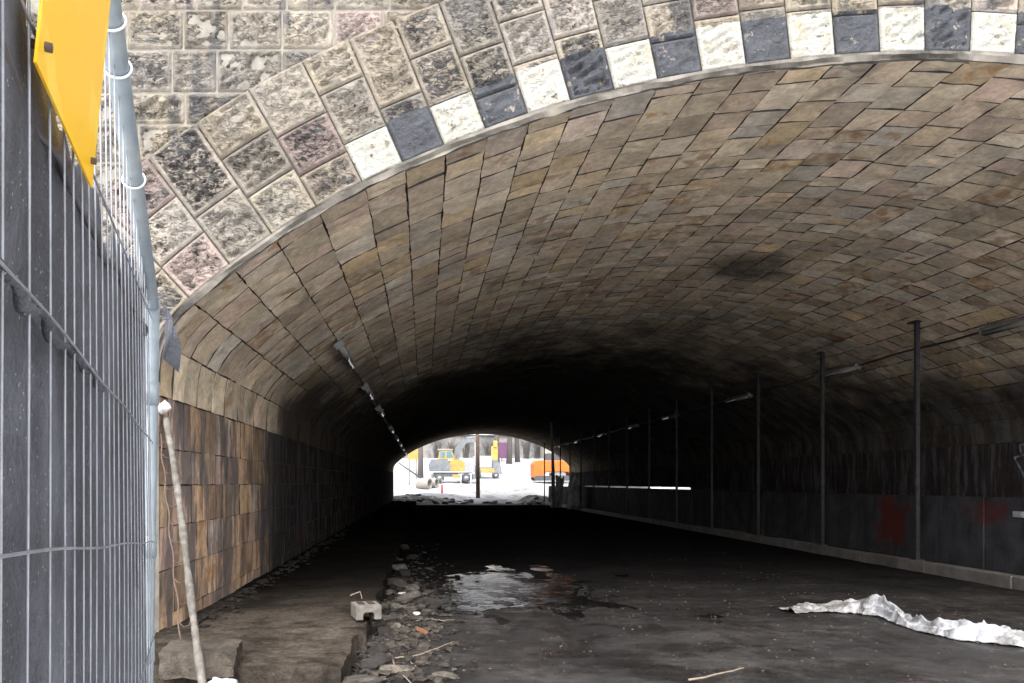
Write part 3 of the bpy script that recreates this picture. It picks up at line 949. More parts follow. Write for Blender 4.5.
# ------------------------------------------------------------------ fence at the left edge
FX0, FK = -.195, -.284
fn = Vector((1, -FK, 0)).normalized()                    # side of the fence that faces the viewer
def FP(y, z, off=0.0):
    return Vector((FX0 + FK * y, y, EYE + z)) + fn * off
fence = empty('mesh_fence', (FX0 + FK * 2.33, 2.33, 0))
tag(fence, 'galvanised wire mesh fence panel with tubular frame at the left edge', 'fence')
def in_fence(o):
    o.parent = fence
    o.matrix_parent_inverse = Matrix.Translation((-(FX0 + FK * 2.33), -2.33, 0))
    return o
def tube_z(y): return .557 + .345 * (2.33 - y)
mb = MB()
yw = [.30, .38, .465, .56, .66, .755, .854, .937, 1.0, 1.07, 1.13, 1.19, 1.266, 1.336, 1.40, 1.47, 1.55, 1.62, 1.69, 1.765, 1.84, 1.91, 1.98, 2.055, 2.13, 2.2, 2.26]
def bow(y, z):
    """the mesh is dented: wires lean and bulge a little"""
    return .006 * math.sin(z * 2.1 + y * 1.3)
for i, y in enumerate(yw):
    zt = tube_z(y) - .01
    zs = np.linspace(-1.68, zt, 26)
    lean = random.uniform(-.006, .006)
    pts = [FP(y + lean * z + .028 * max(0, -z) * (1 + .3 * math.sin(i)), z, bow(y, z)) for z in zs]
    mb.tube(pts, .0017, 6)
hz = [(.52, .455, 0), (.125, .20, .006), (-.185, -.05, .004), (-.47, -.60, .0), (-.78, -.80, 0), (-1.1, -1.1, 0), (-1.45, -1.45, 0)]
for (zp, zn, w) in hz:
    ysn = np.linspace(2.33, .22, 40)
    pts = [FP(yy, zp + (zn - zp) * (2.33 - yy) / 1.88 + w * math.sin(yy * 9) * .5 * (yy < 2.2), bow(yy, zp) + .004) for yy in ysn]
    mb.tube(pts, .0019, 6)
in_fence(mb.build('wire_mesh', M['wire']))
mb = MB()
a, b_ = FP(2.33, .575), Vector((-.897, 2.33, 0.02))
mb.tube([b_, b_.lerp(a, .35), b_.lerp(a, .7), a], .0235, 18)
in_fence(mb.build('post', M['steel']))
mb = MB()
mb.tube([FP(2.35, .535), FP(2.30, .57), FP(2.2, tube_z(2.2)), FP(1.5, tube_z(1.5)), FP(.8, tube_z(.8)), FP(.3, tube_z(.3))], .0225, 18)
in_fence(mb.build('top_tube', M['steel']))
mb = MB(); mb.tube([FP(2.262, -1.68, -.02), FP(2.25, -.6, -.02), FP(2.25, .5, -.02)], .008, 8)
in_fence(mb.build('edge_bar', M['wire']))
for yy in (1.40, 1.50, 1.80):
    mb = MB()
    c = FP(yy, tube_z(yy)); ax = (FP(yy + .1, tube_z(yy + .1)) - c).normalized()
    u = ax.cross(Vector((0, 0, 1))).normalized(); w = ax.cross(u)
    mb.tube([c + (u * math.cos(t) + w * math.sin(t)) * .0265 + ax * .004 * math.sin(t * .5) for t in np.linspace(0, 2 * math.pi, 20)], .0028, 6)
    in_fence(mb.build('cable_tie', M['tie']))
for zc in (-.20, -.53, .28):
    mb = MB(); mb.tube([FP(2.33, zc) + Vector((-.017 * (.57 - zc) / 1, 0, -.035)), FP(2.33, zc) + Vector((-.017 * (.57 - zc), 0, .035))], .0265, 14)
    in_fence(mb.build('clamp', M['steel']))
mb = MB(); mb.box((-.78, 2.33, .07), (.62, .24, .14), .28, .03)
in_fence(mb.build('fence_foot', M['kerb']))

# the dark sheet hung behind the wires
def sheet(yA, yB, ztop, zbot, off, nyq, nzq, seed):
    vs = []
    ys = np.linspace(yA, yB, nyq)
    for yy in ys:
        zt = ztop(yy)
        for t in np.linspace(0, 1, nzq):
            z = zbot + (zt - zbot) * t
            w = (float(fbm(np.array([yy * 3.]), np.array([z * 2.2]), seed, 3)[0]) - .5) * .024
            w += .004 * math.sin(yy * 7 + z * 4.5) + .003 * math.sin(z * 11 - yy * 5)
            vs.append(FP(yy, z, off + w + bow(yy, z)))
    fs = [(i * nzq + j, (i + 1) * nzq + j, (i + 1) * nzq + j + 1, i * nzq + j + 1) for i in range(nyq - 1) for j in range(nzq - 1)]
    return vs, fs
def ztop(y):
    z = np.interp(y, [.2, .6, .85, 1.05, 1.17, 1.20, 1.33, 1.42, 1.46, 1.55, 1.58, 1.75, 2.0, 2.2, 2.35],
                  [.51, .505, .50, .495, .49, .515, .54, .53, .475, .46, .53, .55, .61, .585, .53])
    return float(z) + .008 * math.sin(y * 60)
vs, fs = sheet(.2, 2.27, ztop, -1.7, -.020, 130, 90, 12)
me = pymesh('membrane_sheet', vs, fs, True)
o = link('membrane_sheet', me, M['fabric'])
sm = o.modifiers.new('thick', 'SOLIDIFY'); sm.thickness = .002
tag(o, 'dark grey torn membrane sheet hung behind the wire mesh fence', 'sheet')
# rolled edge along the top wire, dark to stand for its shadow strip
mb = MB()
pts = [FP(yy, .50 - .05 * (2.33 - yy) / 1.9 - .040 + .008 * math.sin(yy * 13), -.012 + .006 * math.sin(yy * 21)) for yy in np.linspace(.25, 2.25, 60)]
mb.tube(pts, [.006 + .003 * math.sin(i * .9) for i in range(60)], 8)
shadow_hem = mb.build('shadow_hem', M['darkwire']); shadow_hem.parent = o
# torn strands caught in the wires
def strand(y0, z0, y1, z1, r, seed):
    rs = random.Random(seed)
    n = 26
    p = []
    for i in range(n):
        t = i / (n - 1)
        p.append(FP(y0 + (y1 - y0) * t, z0 + (z1 - z0) * t + .009 * math.sin(t * 17 + seed) + rs.uniform(-.007, .007), .004 + .006 * math.sin(t * 23)))
    mb.tube(p, [r * .42 * (.3 + .9 * abs(math.sin(i * 1.1 + seed))) for i in range(n)], 6)
mb = MB()
zw = lambda yy: .125 + .075 * (2.33 - yy) / 1.88
P_, R_ = [], []
for i in range(60):
    yy = .45 + .85 * i / 59
    P_.append(FP(yy, zw(yy) - .004 + .006 * math.sin(i * .55) + random.uniform(-.002, .002), .004 + .003 * math.sin(i * .8)))
    R_.append(max(.0022, (.0085 - .006 * abs(i / 59 - .35)) * (.45 + .6 * abs(math.sin(i * .37)))))
mb.tube(P_, R_, 8)
st = mb.build('frayed_strands', M['fabric']); st.parent = o
# flap of sheet past the post
mb = MB()
vs = []
for i in range(9):
    for j in range(7):
        u, v = i / 8, j / 6
        x = -.855 + .005 + (.065 + .0 * v) * u * (1 - .5 * abs(v - .35))
        z = EYE + .585 - .17 * v - .09 * u * (1 - .4 * v)
        yq = 2.40 + .03 * math.sin(u * 5 + v * 3)
        vs.append((x, yq, z))
mb.add(vs, [(i * 7 + j, (i + 1) * 7 + j, (i + 1) * 7 + j + 1, i * 7 + j + 1) for i in range(8) for j in range(6)], True)
fl = mb.build('loose_flap', M['fabric']); fl.parent = o

# yellow sign
A0, B0 = FP(1.087, .4346, .012), FP(.745, .4257, .012)
upv = (Vector((0, 0, 1)) + fn * .09).normalized()
e = empty('yellow_sign', A0.lerp(B0, .5))
tag(e, 'plain yellow plate sign hanging on the mesh fence', 'sign')
c0 = A0.lerp(B0, .5)
nrm = (B0 - A0).cross(upv).normalized()
mb = MB()
q = [A0 - c0, B0 - c0, B0 - c0 + upv * .55, A0 - c0 + upv * .55]
mb.add([p for p in q] + [p - nrm * .003 for p in q], [(0, 1, 2, 3), (7, 6, 5, 4), (0, 4, 5, 1), (1, 5, 6, 2), (2, 6, 7, 3), (3, 7, 4, 0)])
mb.build('plate', M['sign'], e)
for t in (.08, .93):
    mb = MB(); p = (A0.lerp(B0, t) - c0) + upv * .03
    mb.tube([p - nrm * .010, p + nrm * .010], .005, 8)
    mb.build('fixing_bolt', M['rust'], e)
mb = MB()
q = [FP(.9, .47, -.03), FP(.40, .46, -.03), FP(.40, 1.0, -.03), FP(.9, 1.0, -.03)]
q2 = [p - fn * .018 for p in q]
mb.add(q + q2, [(0, 1, 2, 3), (7, 6, 5, 4), (0, 4, 5, 1), (1, 5, 6, 2), (2, 6, 7, 3), (3, 7, 4, 0)])
tag(mb.build('backing_board', M['board']), 'dark maroon board behind the fence, left of the yellow sign', 'board')

# ------------------------------------------------------------------ leaning pole and bits by the left wall
def pix(x, y, Y):
    return Vector(((x - VX) / F * Y, Y, EYE - (y - VY) / F * Y))
top, bot = pix(166, 418, 7.95), pix(209, 720, 5.72)
d = (bot - top).normalized()
mb = MB()
pts, rs = [], []
for i in range(40):
    t = i / 39
    p = top.lerp(bot, t) + Vector((.012 * math.sin(t * 5), .01 * math.sin(t * 7), 0))
    pts.append(p); rs.append(.034 + .004 * math.sin(t * 31) + .002 * math.sin(t * 83))
mb.tube(pts, rs, 14)
pl = mb.build('leaning_pole', M['timber'])
tag(pl, 'long weathered pale pole leaning against the left tunnel wall', 'pole')
bm = bmesh.new(); bmesh.ops.create_icosphere(bm, subdivisions=3, radius=.065)
for v in bm.verts:
    k = float(vnoise(np.array([v.co.x * 25 + 3]), np.array([v.co.z * 25 + v.co.y * 14]), 5)[0])
    v.co *= .65 + .8 * k
me = bpy.data.meshes.new('foam_lump'); bm.to_mesh(me); bm.free()
o = link('foam_lump', me, M['white_plastic'], None, top + Vector((0, -.05, .1)))
tag(o, 'lump of white foam stuck on the upper end of the leaning pole', 'foam lump')
mb = MB()
sp0, sp1 = pix(160, 432, 7.9), pix(181, 640, 6.2)
n = 46
mb.tube([sp0.lerp(sp1, i / (n - 1)) + Vector((.010 * math.sin(i * .7), 0, 0)) for i in range(n)], .008, 6)
mb.tube([sp0.lerp(sp1, i / (n - 1)) + Vector((.085 + .006 * math.sin(i * .5), .05, 0)) for i in range(n)], .007, 6)
for i in range(2, n - 2, 4):
    c = sp0.lerp(sp1, i / (n - 1))
    mb.tube([c, c + Vector((.035, .0, -.035)), c + Vector((.075, .03, -.03)), c + Vector((.085, .05, .02))], .006, 6)
o = mb.build('bent_wire_ladder', M['rust'])
tag(o, 'thin rusty wire ladder strip standing beside the leaning pole', 'wire strip')

def rock_mesh(name, seed, sub=3, flat=.65, sharp=.45):
    rs = np.random.RandomState(seed)
    bm = bmesh.new(); bmesh.ops.create_icosphere(bm, subdivisions=sub, radius=.5)
    cuts = [Vector(rs.normal(size=3)).normalized() for _ in range(9)]
    dist = [rs.uniform(.27, .42) for _ in cuts]
    for v in bm.verts:
        p = v.co.copy()
        for c, dd in zip(cuts, dist):
            k = p.dot(c) - dd
            if k > 0: p -= c * k * .92
        p *= 1 + .12 * (float(vnoise(np.array([p.x * 7 + seed]), np.array([p.y * 7 + p.z * 5]), seed)[0]) - .5)
        p.z *= flat
        v.co = p
    me = bpy.data.meshes.new(name); bm.to_mesh(me); bm.free()
    return me
ROCKS = [rock_mesh('stone', 100 + i) for i in range(7)]
ROCKS_P = [rock_mesh('stone', 200 + i) for i in range(5)]
for m_ in ROCKS: m_.materials.append(M['rock'])
for m_ in ROCKS_P: m_.materials.append(M['rock_pale'])
def stone(name, x, y, size, pale=False, sc=(1, 1, 1), z=None, label=None, cat='stone', group=None, rz=None):
    me = random.choice(ROCKS_P if pale else ROCKS)
    o = bpy.data.objects.new(name, me); COL.objects.link(o)
    zz = gz(x, y) if z is None else z
    o.location = (x, y, zz + size * sc[2] * .16)
    o.scale = (size * sc[0], size * sc[1], size * sc[2])
    o.rotation_euler = (random.uniform(-.25, .25), random.uniform(-.25, .25), random.uniform(0, 6.28) if rz is None else rz)
    tag(o, label, cat, group)
    return o
def onground(xp, yp, z=0.0):
    Y = F * (EYE - z) / (yp - VY)
    return (xp - VX) / F * Y, Y

# rough dressed block at the foot of the pole, and the white bag on it
x, y = onground(212, 672, .3)
mb = MB()
bm = bmesh.new(); bmesh.ops.create_cube(bm, size=1); bmesh.ops.subdivide_edges(bm, edges=bm.edges[:], cuts=9, use_grid_fill=True)
for v in bm.verts:
    k = vnoise(np.array([v.co.x * 5]), np.array([v.co.y * 5 + v.co.z * 3]), 8)[0] - .5
    v.co = Vector((v.co.x * .62, v.co.y * .5, v.co.z * .22)) * (1 + .16 * float(k))
me = bpy.data.meshes.new('dressed_stone'); bm.to_mesh(me); bm.free()
o = link('dressed_stone', me, rock_mat('brown_stone', (.085, .07, .054), (.03, .025, .02)), None, (x - .18, y + .34, .33)); o.rotation_euler = (0, 0, .12)
tag(o, 'rough dressed stone lying on the footway at the foot of the leaning pole', 'stone')
bm = bmesh.new(); bmesh.ops.create_icosphere(bm, subdivisions=4, radius=.12)
for v in bm.verts:
    k = float(fbm(np.array([v.co.x * 22 + 1]), np.array([v.co.y * 22 + v.co.z * 17]), 6, 3)[0])
    v.co *= .6 + .8 * k; v.co.z *= .62
me = bpy.data.meshes.new('plastic_bag'); bm.to_mesh(me); bm.free()
x, y = onground(219, 690, .32)
tag(link('plastic_bag', me, M['white_plastic'], None, (x, y, .33)), 'crumpled white plastic bag on the stone beside the leaning pole', 'bag')

# hollow concrete block on the footway edge
x, y = onground(366, 617, .29)
e = empty('hollow_block', (x, y, .285), .28)
tag(e, 'grey hollow concrete block lying on the edge of the footway', 'concrete block')
mb = MB()
w, h, l = .30, .165, .34
hole = [(-.065, 0), (-.065, .06), (-.045, .085), (.045, .085), (.065, .06), (.065, 0)]
outl = [(-w / 2, 0), (-w / 2, h), (w / 2, h), (w / 2, 0), (.065, 0), (.065, .06), (.045, .085), (-.045, .085), (-.065, .06), (-.065, 0)]
mb.prism(outl, 'y', -l / 2, l / 2)
ob = mb.build('block_body', M['block'], e)
bv = ob.modifiers.new('worn', 'BEVEL'); bv.width = .008; bv.segments = 2
mb = MB()
for sx in (-.06, .06): mb.box((sx, .02, h + .002), (.075, .2, .006), None, .002)
mb.build('top_recess', M['slab'], e)

# stones along the gutter, each its own object
spec = [(400, 571, .34, 1), (396, 588, .36, 0), (412, 592, .30, 1), (404, 576, .28, 0), (392, 560, .34, 0), (410, 600, .30, 1), (388, 596, .22, 0), (421, 606, .26, 0),
        (384, 610, .18, 0), (398, 612, .2, 1), (391, 625, .24, 0), (383, 638, .2, 0), (396, 634, .15, 1), (410, 617, .14, 0), (432, 611, .15, 0), (460, 619, .13, 0),
        (378, 655, .3, 0), (374, 648, .17, 0), (405, 550, .3, 0), (413, 559, .27, 0), (398, 545, .3, 0), (386, 575, .22, 0), (380, 590, .2, 0), (440, 625, .1, 1),
        (388, 662, .13, 1), (412, 640, .11, 0), (425, 632, .1, 0), (386, 548, .24, 0)]
for i, (xp, yp, sz, pale) in enumerate(spec):
    x, y = onground(xp, yp, .06)
    stone('rubble_stone', x, y, sz * 1.15, bool(pale), (1, .8, .8), label='broken stone in the rubble along the broken edge of the left footway', group='rubble stones along the footway edge')
x, y = onground(397, 678, .03); stone('pale_stone', x, y, .30, True, (1.15, .8, .5), label='pale broken stone under the crossing twigs at the bottom edge', rz=.2)
x, y = onground(446, 677, .02); stone('flat_stone', x, y, .24, True, (1.2, .8, .42), label='flat pale stone with a small peak right of the crossing twigs', rz=0)
x, y = onground(352, 681, .1); stone('broken_slab', x, y, .52, True, (1.3, .6, .45), label='broken slab of pale concrete at the end of the left footway', cat='slab', rz=.1)
x, y = onground(376, 668, .06); stone('dark_stone', x, y, .42, False, (1.0, .7, .6), label='dark angular stone against the broken footway end', rz=.9)
# smaller litter that nobody would count
def scatter(name, n, area, size, mat, seed, label, cat, flat=.5):
    rs = np.random.RandomState(seed)
    V, Fc = [], []
    for i in range(n):
        x, y = area(rs)
        s = size * rs.uniform(.4, 1.5) ** 1.4
        z = gz(x, y)
        k = len(V)
        oct_ = np.array([(1, 0, 0), (0, 1, 0), (-1, 0, 0), (0, -1, 0), (.6, .6, .8), (-.6, .5, .9), (-.5, -.6, .8), (.6, -.6, .9)], float)
        oct_ += rs.uniform(-.35, .35, oct_.shape)
        oct_[:, 2] *= flat
        a = rs.uniform(0, 6.28); ca, sa = math.cos(a), math.sin(a)
        for p in oct_ * s:
            V.append((x + p[0] * ca - p[1] * sa, y + p[0] * sa + p[1] * ca, z + p[2] + s * .1))
        for f in [(0, 1, 4), (1, 5, 4), (1, 2, 5), (2, 6, 5), (2, 3, 6), (3, 7, 6), (3, 0, 7), (0, 4, 7), (4, 5, 6, 7)]:
            Fc.append(tuple(q + k for q in f))
    me = pymesh(name, V, Fc)
    return tag(link(name, me, mat), label, cat, kind='stuff')
def gutter(rs):
    y = 6.6 + rs.gamma(1.6, 2.2)
    return -.38 + rs.normal() * .27 + .02 * y, y
scatter('gravel', 900, gutter, .028, M['rock'], 5, 'dark gravel and grit along the footway edge', 'gravel')
scatter('broken_bits', 300, gutter, .05, M['rock'], 15, 'dark broken bits of masonry filling the gutter', 'rubble')
scatter('pale_gravel', 190, gutter, .022, M['rock_pale'], 6, 'pale chips of stone among the dark gutter rubble', 'gravel')
scatter('road_grit', 800, lambda rs: (rs.uniform(.1, 8.2), 6.2 + rs.gamma(1.6, 2.6)), .012, M['rock_pale'], 8, 'loose pale grit scattered over the muddy road', 'grit')
scatter('dead_leaves', 46, lambda rs: (-.30 + rs.normal() * .2, 7.3 + rs.gamma(1.5, .6)), .022, M['leaf'], 9, 'brown dead leaves and scraps in the gutter', 'leaves', .12)
scatter('wall_foot_rubble', 340, lambda rs: (XL + .12 + abs(rs.normal()) * .15, 7.8 + rs.gamma(1.4, 5)), .035, M['rock'], 10, 'rubble and dirt along the foot of the left wall', 'rubble')
for oname in ('wall_foot_rubble',):
    bpy.data.objects[oname].location.z = .27
# flat plates of broken asphalt and paper in the gutter
def plate(name, xp, yp, w, l, mat, label, cat, rz=0, tilt=.1, th=.012):
    x, y = onground(xp, yp, .04)
    rs = random.Random(int(xp * 7 + yp))
    k = 9
    poly = [(math.cos(2 * math.pi * i / k) * w * rs.uniform(.7, 1.1) / 2, math.sin(2 * math.pi * i / k) * l * rs.uniform(.7, 1.1) / 2) for i in range(k)]
    mb = MB(); mb.prism(poly, 'z', 0, th)
    o = mb.build(name, mat, None, (x, y, gz(x, y) + .04))
    o.rotation_euler = (tilt, -tilt * .6, rz)
    tag(o, label, cat)
plate('asphalt_plate', 432, 606, .36, .42, M['rock'], 'tilted dark plate of broken asphalt beside the puddle', 'asphalt', .3, .15, .03)
plate('paper_scrap', 417, 620, .10, .16, M['white_plastic'], 'small white scrap in the gutter beside the hollow block', 'litter', .3)
plate('paper_strip', 402, 600, .14, .1, M['white_plastic'], 'thin white strip among the gutter stones', 'litter', .1)
plate('orange_scrap', 422, 636, .11, .34, M['leaf'], 'torn orange brown scrap beside the twigs', 'litter', .5, .12)
plate('grey_plate', 405, 607, .3, .25, M['rock_pale'], 'grey flat fragment in the gutter right of the hollow block', 'stone', .8, .12, .03)
# twigs
def twig(pts, r, label):
    P = []
    for (xp, yp, z) in pts:
        x, y = onground(xp, yp, z + .03); P.append(Vector((x, y, z + .05)))
    Q = []
    for i in range(len(P) - 1):
        for t in np.linspace(0, 1, 6)[:-1]:
            Q.append(P[i].lerp(P[i + 1], t) + Vector((random.uniform(-.006, .006), random.uniform(-.01, .01), random.uniform(-.004, .004))))
    Q.append(P[-1])
    mb = MB(); mb.tube(Q, [r * (1 - .5 * i / len(Q)) for i in range(len(Q))], 7)
    tag(mb.build('twig', M['twig']), label, 'twig')
twig([(392, 658, .02), (395, 671, .06), (404, 679, .04), (412, 686, .01)], .009, 'bent dry twig crossing the pale stone at the bottom edge')
twig([(389, 660, .02), (412, 659, .04), (432, 652, .05), (454, 643, .04)], .009, 'longest dry twig in the gutter, rising to the right')
twig([(407, 661, .02), (416, 668, .04), (421, 675, .01)], .007, 'short curved twig between the long twig and the flat stone')
twig([(430, 620, .01), (442, 622, .02), (455, 621, .01)], .007, 'thin straight twig near the puddle')
twig([(689, 682, .0), (715, 677, .01), (744, 670, .0)], .011, 'pale stick on the bare road at the bottom edge')
twig([(350, 597, .28), (360, 593, .32), (362, 600, .28)], .010, 'bent stick on the footway behind the hollow block')

# ------------------------------------------------------------------ white sheet on the road
path = np.array([(5.25, 10.70), (5.75, 10.75), (6.2, 10.65), (6.45, 10.35), (6.33, 9.85), (6.26, 9.45), (6.33, 9.05), (6.5, 8.7), (6.9, 8.35)])
NL, NW = 260, 72
pp, Lp = resample(path, NL)
tg = np.gradient(pp, axis=0); tg /= np.linalg.norm(tg, axis=1)[:, None]
nr = np.c_[-tg[:, 1], tg[:, 0]]
t = np.linspace(0, 1, NL)[:, None] * np.ones((1, NW)); u = np.linspace(-1, 1, NW)[None, :] * np.ones((NL, 1))
wid = np.interp(t, [0, .06, .2, .34, .5, .65, .85, .95, 1], [.20, .22, .26, .30, .22, .17, .24, .22, .10])
wl = wid * (1 + .9 * (fbm(t * 11, np.sign(u) * 3 + 7, 55, 4) - .5))
def ridge(a, b_, sd): return 1 - np.abs(2 * vnoise(a, b_, sd) - 1)
L_ = t * Lp; W_ = u * wid
skew = W_ * .8
f1 = ridge(L_ * 1.5 + skew * 2, W_ * 7.5 + .6 * np.sin(L_ * 3), 81) ** 2
f2 = ridge(L_ * 4.5 - skew * 4, W_ * 11, 82) ** 2.2
f3 = ridge(L_ * 12 + W_ * 9, W_ * 20 - L_ * 6, 83) ** 1.6
hl = (1 - np.abs(u) ** 2.4) * np.interp(t, [0, .1, .28, .36, .5, .6, .85, .96, 1], [.04, .05, .10, .17, .07, .07, .12, .13, .02])
z_ = hl * (.25 + 1.0 * f1 + .5 * f2) + .030 * f2 * (1 - np.abs(u) ** 8) + .016 * f3
sx_ = u * wl * .8 + .03 * (vnoise(L_ * 9, W_ * 9, 84) - .5)
X_ = pp[:, 0][:, None] + nr[:, 0][:, None] * sx_ + .05 * (vnoise(L_ * 5, W_ * 5, 85) - .5)
Y_ = pp[:, 1][:, None] + nr[:, 1][:, None] * sx_ + .05 * (vnoise(L_ * 5, W_ * 5, 86) - .5)
Z_ = ground_z(X_, Y_) + .010 + z_
fs = [(i * NW + j, (i + 1) * NW + j, (i + 1) * NW + j + 1, i * NW + j + 1) for i in range(NL - 1) for j in range(NW - 1)]
o = link('white_sheet', pymesh('white_sheet', np.stack([X_, Y_, Z_], -1).reshape(-1, 3), fs, True), M['tarp'])
sm = o.modifiers.new('thick', 'SOLIDIFY'); sm.thickness = .003
tag(o, 'crumpled dirty white plastic sheet lying on the wet road', 'plastic sheet')

# ------------------------------------------------------------------ hanging rags and thin pole near the far mouth
def rag(x, y, w, h, seed, label, ztop):
    vs = []
    n1, n2 = 22, 30
    for i in range(n1):
        for j in range(n2):
            u, v = i / (n1 - 1), j / (n2 - 1)
            ww = w * (1 - .25 * math.sin(v * 2.4 + seed))
            vs.append((x + (u - .5) * ww + .12 * math.sin(v * 4 + seed), y + .16 * math.sin(u * 13 + seed + v * 1.3) + .3 * v * v * math.sin(seed), ztop - v * h + .12 * math.sin(u * 6 + seed) * (1 - v)))
    fs = [(i * n2 + j, (i + 1) * n2 + j, (i + 1) * n2 + j + 1, i * n2 + j + 1) for i in range(n1 - 1) for j in range(n2 - 1)]
    o = link('hanging_sheet', pymesh('hanging_sheet', vs, fs, True), M['ragsheet'])
    s_ = o.modifiers.new('thick', 'SOLIDIFY'); s_.thickness = .02
    tag(o, label, 'hanging sheet')
rag(9.55, 52.5, .75, 2.2, 1.0, 'narrow grey plastic sheet hanging at the right of the far mouth', 2.3)
rag(10.35, 50.4, .85, 2.5, 2.3, 'wide grey plastic sheet hanging between the far posts', 2.55)
mb = MB()
mb.tube([pix(554, 508, 50.0), pix(553.5, 470, 50.0), pix(550, 403, 50.0)], [.10, .09, .08], 10)
tag(mb.build('thin_pole', M['light_paint']), 'thin pale leaning pole standing before the right side of the far mouth', 'pole')

# ------------------------------------------------------------------ beyond the far mouth
rsf = np.random.RandomState(77)
SNOWY = [rock_mesh('stone', 400 + i) for i in range(3)]
for m_ in SNOWY: m_.materials.append(M['snow'])
for i in range(104):
    lf = i < 72
    if lf:
        xp = rsf.uniform(394, 472); Y = rsf.uniform(64, 73)
        hgt = max(0, 1 - abs(xp - 408) / 52) * .85 * max(0, 1 - abs(Y - 68.5) / 6)
    else:
        xp = rsf.uniform(522, 556); Y = rsf.uniform(63, 71)
        hgt = max(0, 1 - abs(xp - 541) / 17) * .95 * max(0, 1 - abs(Y - 67) / 6)
    x = (xp - VX) / F * Y
    sz = rsf.uniform(.28, .75)
    z = gz(x, Y) + hgt * rsf.uniform(.2, 1)
    side = 'left' if lf else 'right'
    ro = stone('rubble_chunk', x, Y, sz, rsf.rand() < .4, (1.2, 1, .7), z=z - .05, label=f'chunk of broken masonry in the heap at the {side} side of the far mouth', cat='rubble chunk', group=f'rubble heap at the {side} of the far mouth')
    if rsf.rand() < .3: ro.data = SNOWY[i % 3]
# mounds under the heaps
def mound(xc, yc, rx, ry, h, name, mat, label):
    n1 = 28; vs = []
    for i in range(n1):
        for j in range(n1):
            u, v = i / (n1 - 1) * 2 - 1, j / (n1 - 1) * 2 - 1
            r = math.hypot(u, v)
            x, y = xc + u * rx, yc + v * ry
            z = gz(x, y) - .05 + h * max(0, 1 - r * r) * (.6 + .8 * float(fbm(np.array([x * .9]), np.array([y * .9]), 91, 4)[0]))
            vs.append((x, y, z))
    fs = [(i * n1 + j, (i + 1) * n1 + j, (i + 1) * n1 + j + 1, i * n1 + j + 1) for i in range(n1 - 1) for j in range(n1 - 1)]
    tag(link(name, pymesh(name, vs, fs), mat), label, 'heap', kind='stuff')
mound(-.9, 68.8, 4.2, 3.6, .62, 'rubble_heap', M['snowy_rubble'], 'heap of rubble and earth at the left of the far mouth')
mound(10.4, 67.2, 2.2, 3.4, .7, 'rubble_heap', M['snowy_rubble'], 'heap of brown rubble at the right of the far mouth')
mound(1.2, 72.5, 3.6, 2.6, .5, 'snow_heap', M['snow'], 'low heap of dirty snow beyond the left rubble')
for xp, yp, w in ((494, 502, 1.0), (509, 503, .7), (486, 504, .6)):
    x = (xp - VX) / F * 66; stone('dark_lump', x, 66, w, False, (1.3, .8, .6), label={494: 'largest dark lump lying across the middle of the far mouth', 509: 'dark lump on the right of the three in the far mouth', 486: 'dark lump on the left of the three in the far mouth'}[xp], cat='lump')

# brown pole
x = (478 - VX) / F * 73
mb = MB(); zb = gz(x, 73)
mb.tube([(x, 73, zb - .1), (x - .03, 73, zb + 4), (x - .08, 73, zb + 9)], [.21, .19, .16], 14)
tag(mb.build('utility_pole', M['pole_wood']), 'brown wooden pole standing just outside the far mouth', 'pole')

# wheeled excavator
def wheel(parent, x, y, z, r, w, hub):
    mb = MB()
    prof_ = [(r * .55, -w / 2), (r * .93, -w / 2), (r, -w * .3), (r, w * .3), (r * .93, w / 2), (r * .55, w / 2)]
    n = 20; vs = []
    for k in range(n):
        t = 2 * math.pi * k / n
        for (q, o_) in prof_: vs.append((q * math.cos(t), o_, q * math.sin(t)))
    m = len(prof_)
    fs = [(k * m + j, k * m + j + 1, ((k + 1) % n) * m + j + 1, ((k + 1) % n) * m + j) for k in range(n) for j in range(m - 1)]
    mb.add(vs, fs, True)
    wo = mb.build('wheel', M['dark_rubber'], parent, (x, y, z))
    mb = MB(); mb.tube([(0, -w * .42, 0), (0, w * .42, 0)], r * .56, 14)
    mb.tube([(0, -w * .5, 0), (0, w * .5, 0)], r * .2, 10)
    mb.build('rim', hub, wo)
YE = 87.0
zE = gz(3.2, YE)
ex = empty('wheeled_excavator', (3.3, YE, zE), 0.0)
tag(ex, 'yellow and grey wheeled excavator parked on the snow beyond the far mouth', 'excavator')
mb = MB(); mb.box((.1, 0, .95), (4.6, 1.6, .5), None, .08); mb.box((-2.3, 0, .75), (.3, 2.2, .6), None, .05)
mb.box((2.5, 0, .72), (.35, 2.3, .7), None, .05)
mb.build('chassis', M['grey_paint'], ex)
for wx in (-1.5, 1.6):
    for wy in (-1.05, 1.05): wheel(ex, wx, wy, .55, .55, .45, M['light_paint'])
mb = MB()
mb.prism([(-2.65, 1.35), (-2.75, 2.0), (-2.5, 2.72), (-.6, 2.72), (-.3, 2.3), (-.3, 1.35)], 'y', -1.25, 1.25)
mb.build('engine_cover', M['grey_paint'], ex)
mb = MB(); mb.prism([(-.3, 1.35), (-.3, 2.6), (.9, 2.75), (1.7, 2.1), (1.7, 1.35)], 'y', -1.2, 1.2); mb.build('turntable_body', M['yellow_paint'], ex)
cab = MB()
cab.prism([(-1.6, 2.74), (-1.55, 3.75), (-.1, 3.8), (.35, 2.74)], 'y', -1.22, -.1)
cb = cab.build('cab', M['yellow_paint'], ex)
mb = MB(); mb.prism([(-1.42, 2.92), (-1.40, 3.62), (-.85, 3.64), (-.85, 2.92)], 'y', -1.26, -1.20); mb.build('window', M['glass'], cb)
mb = MB(); mb.prism([(-.7, 2.92), (-.7, 3.64), (-.2, 3.66), (.12, 2.92)], 'y', -1.26, -1.20); mb.build('window', M['glass'], cb)
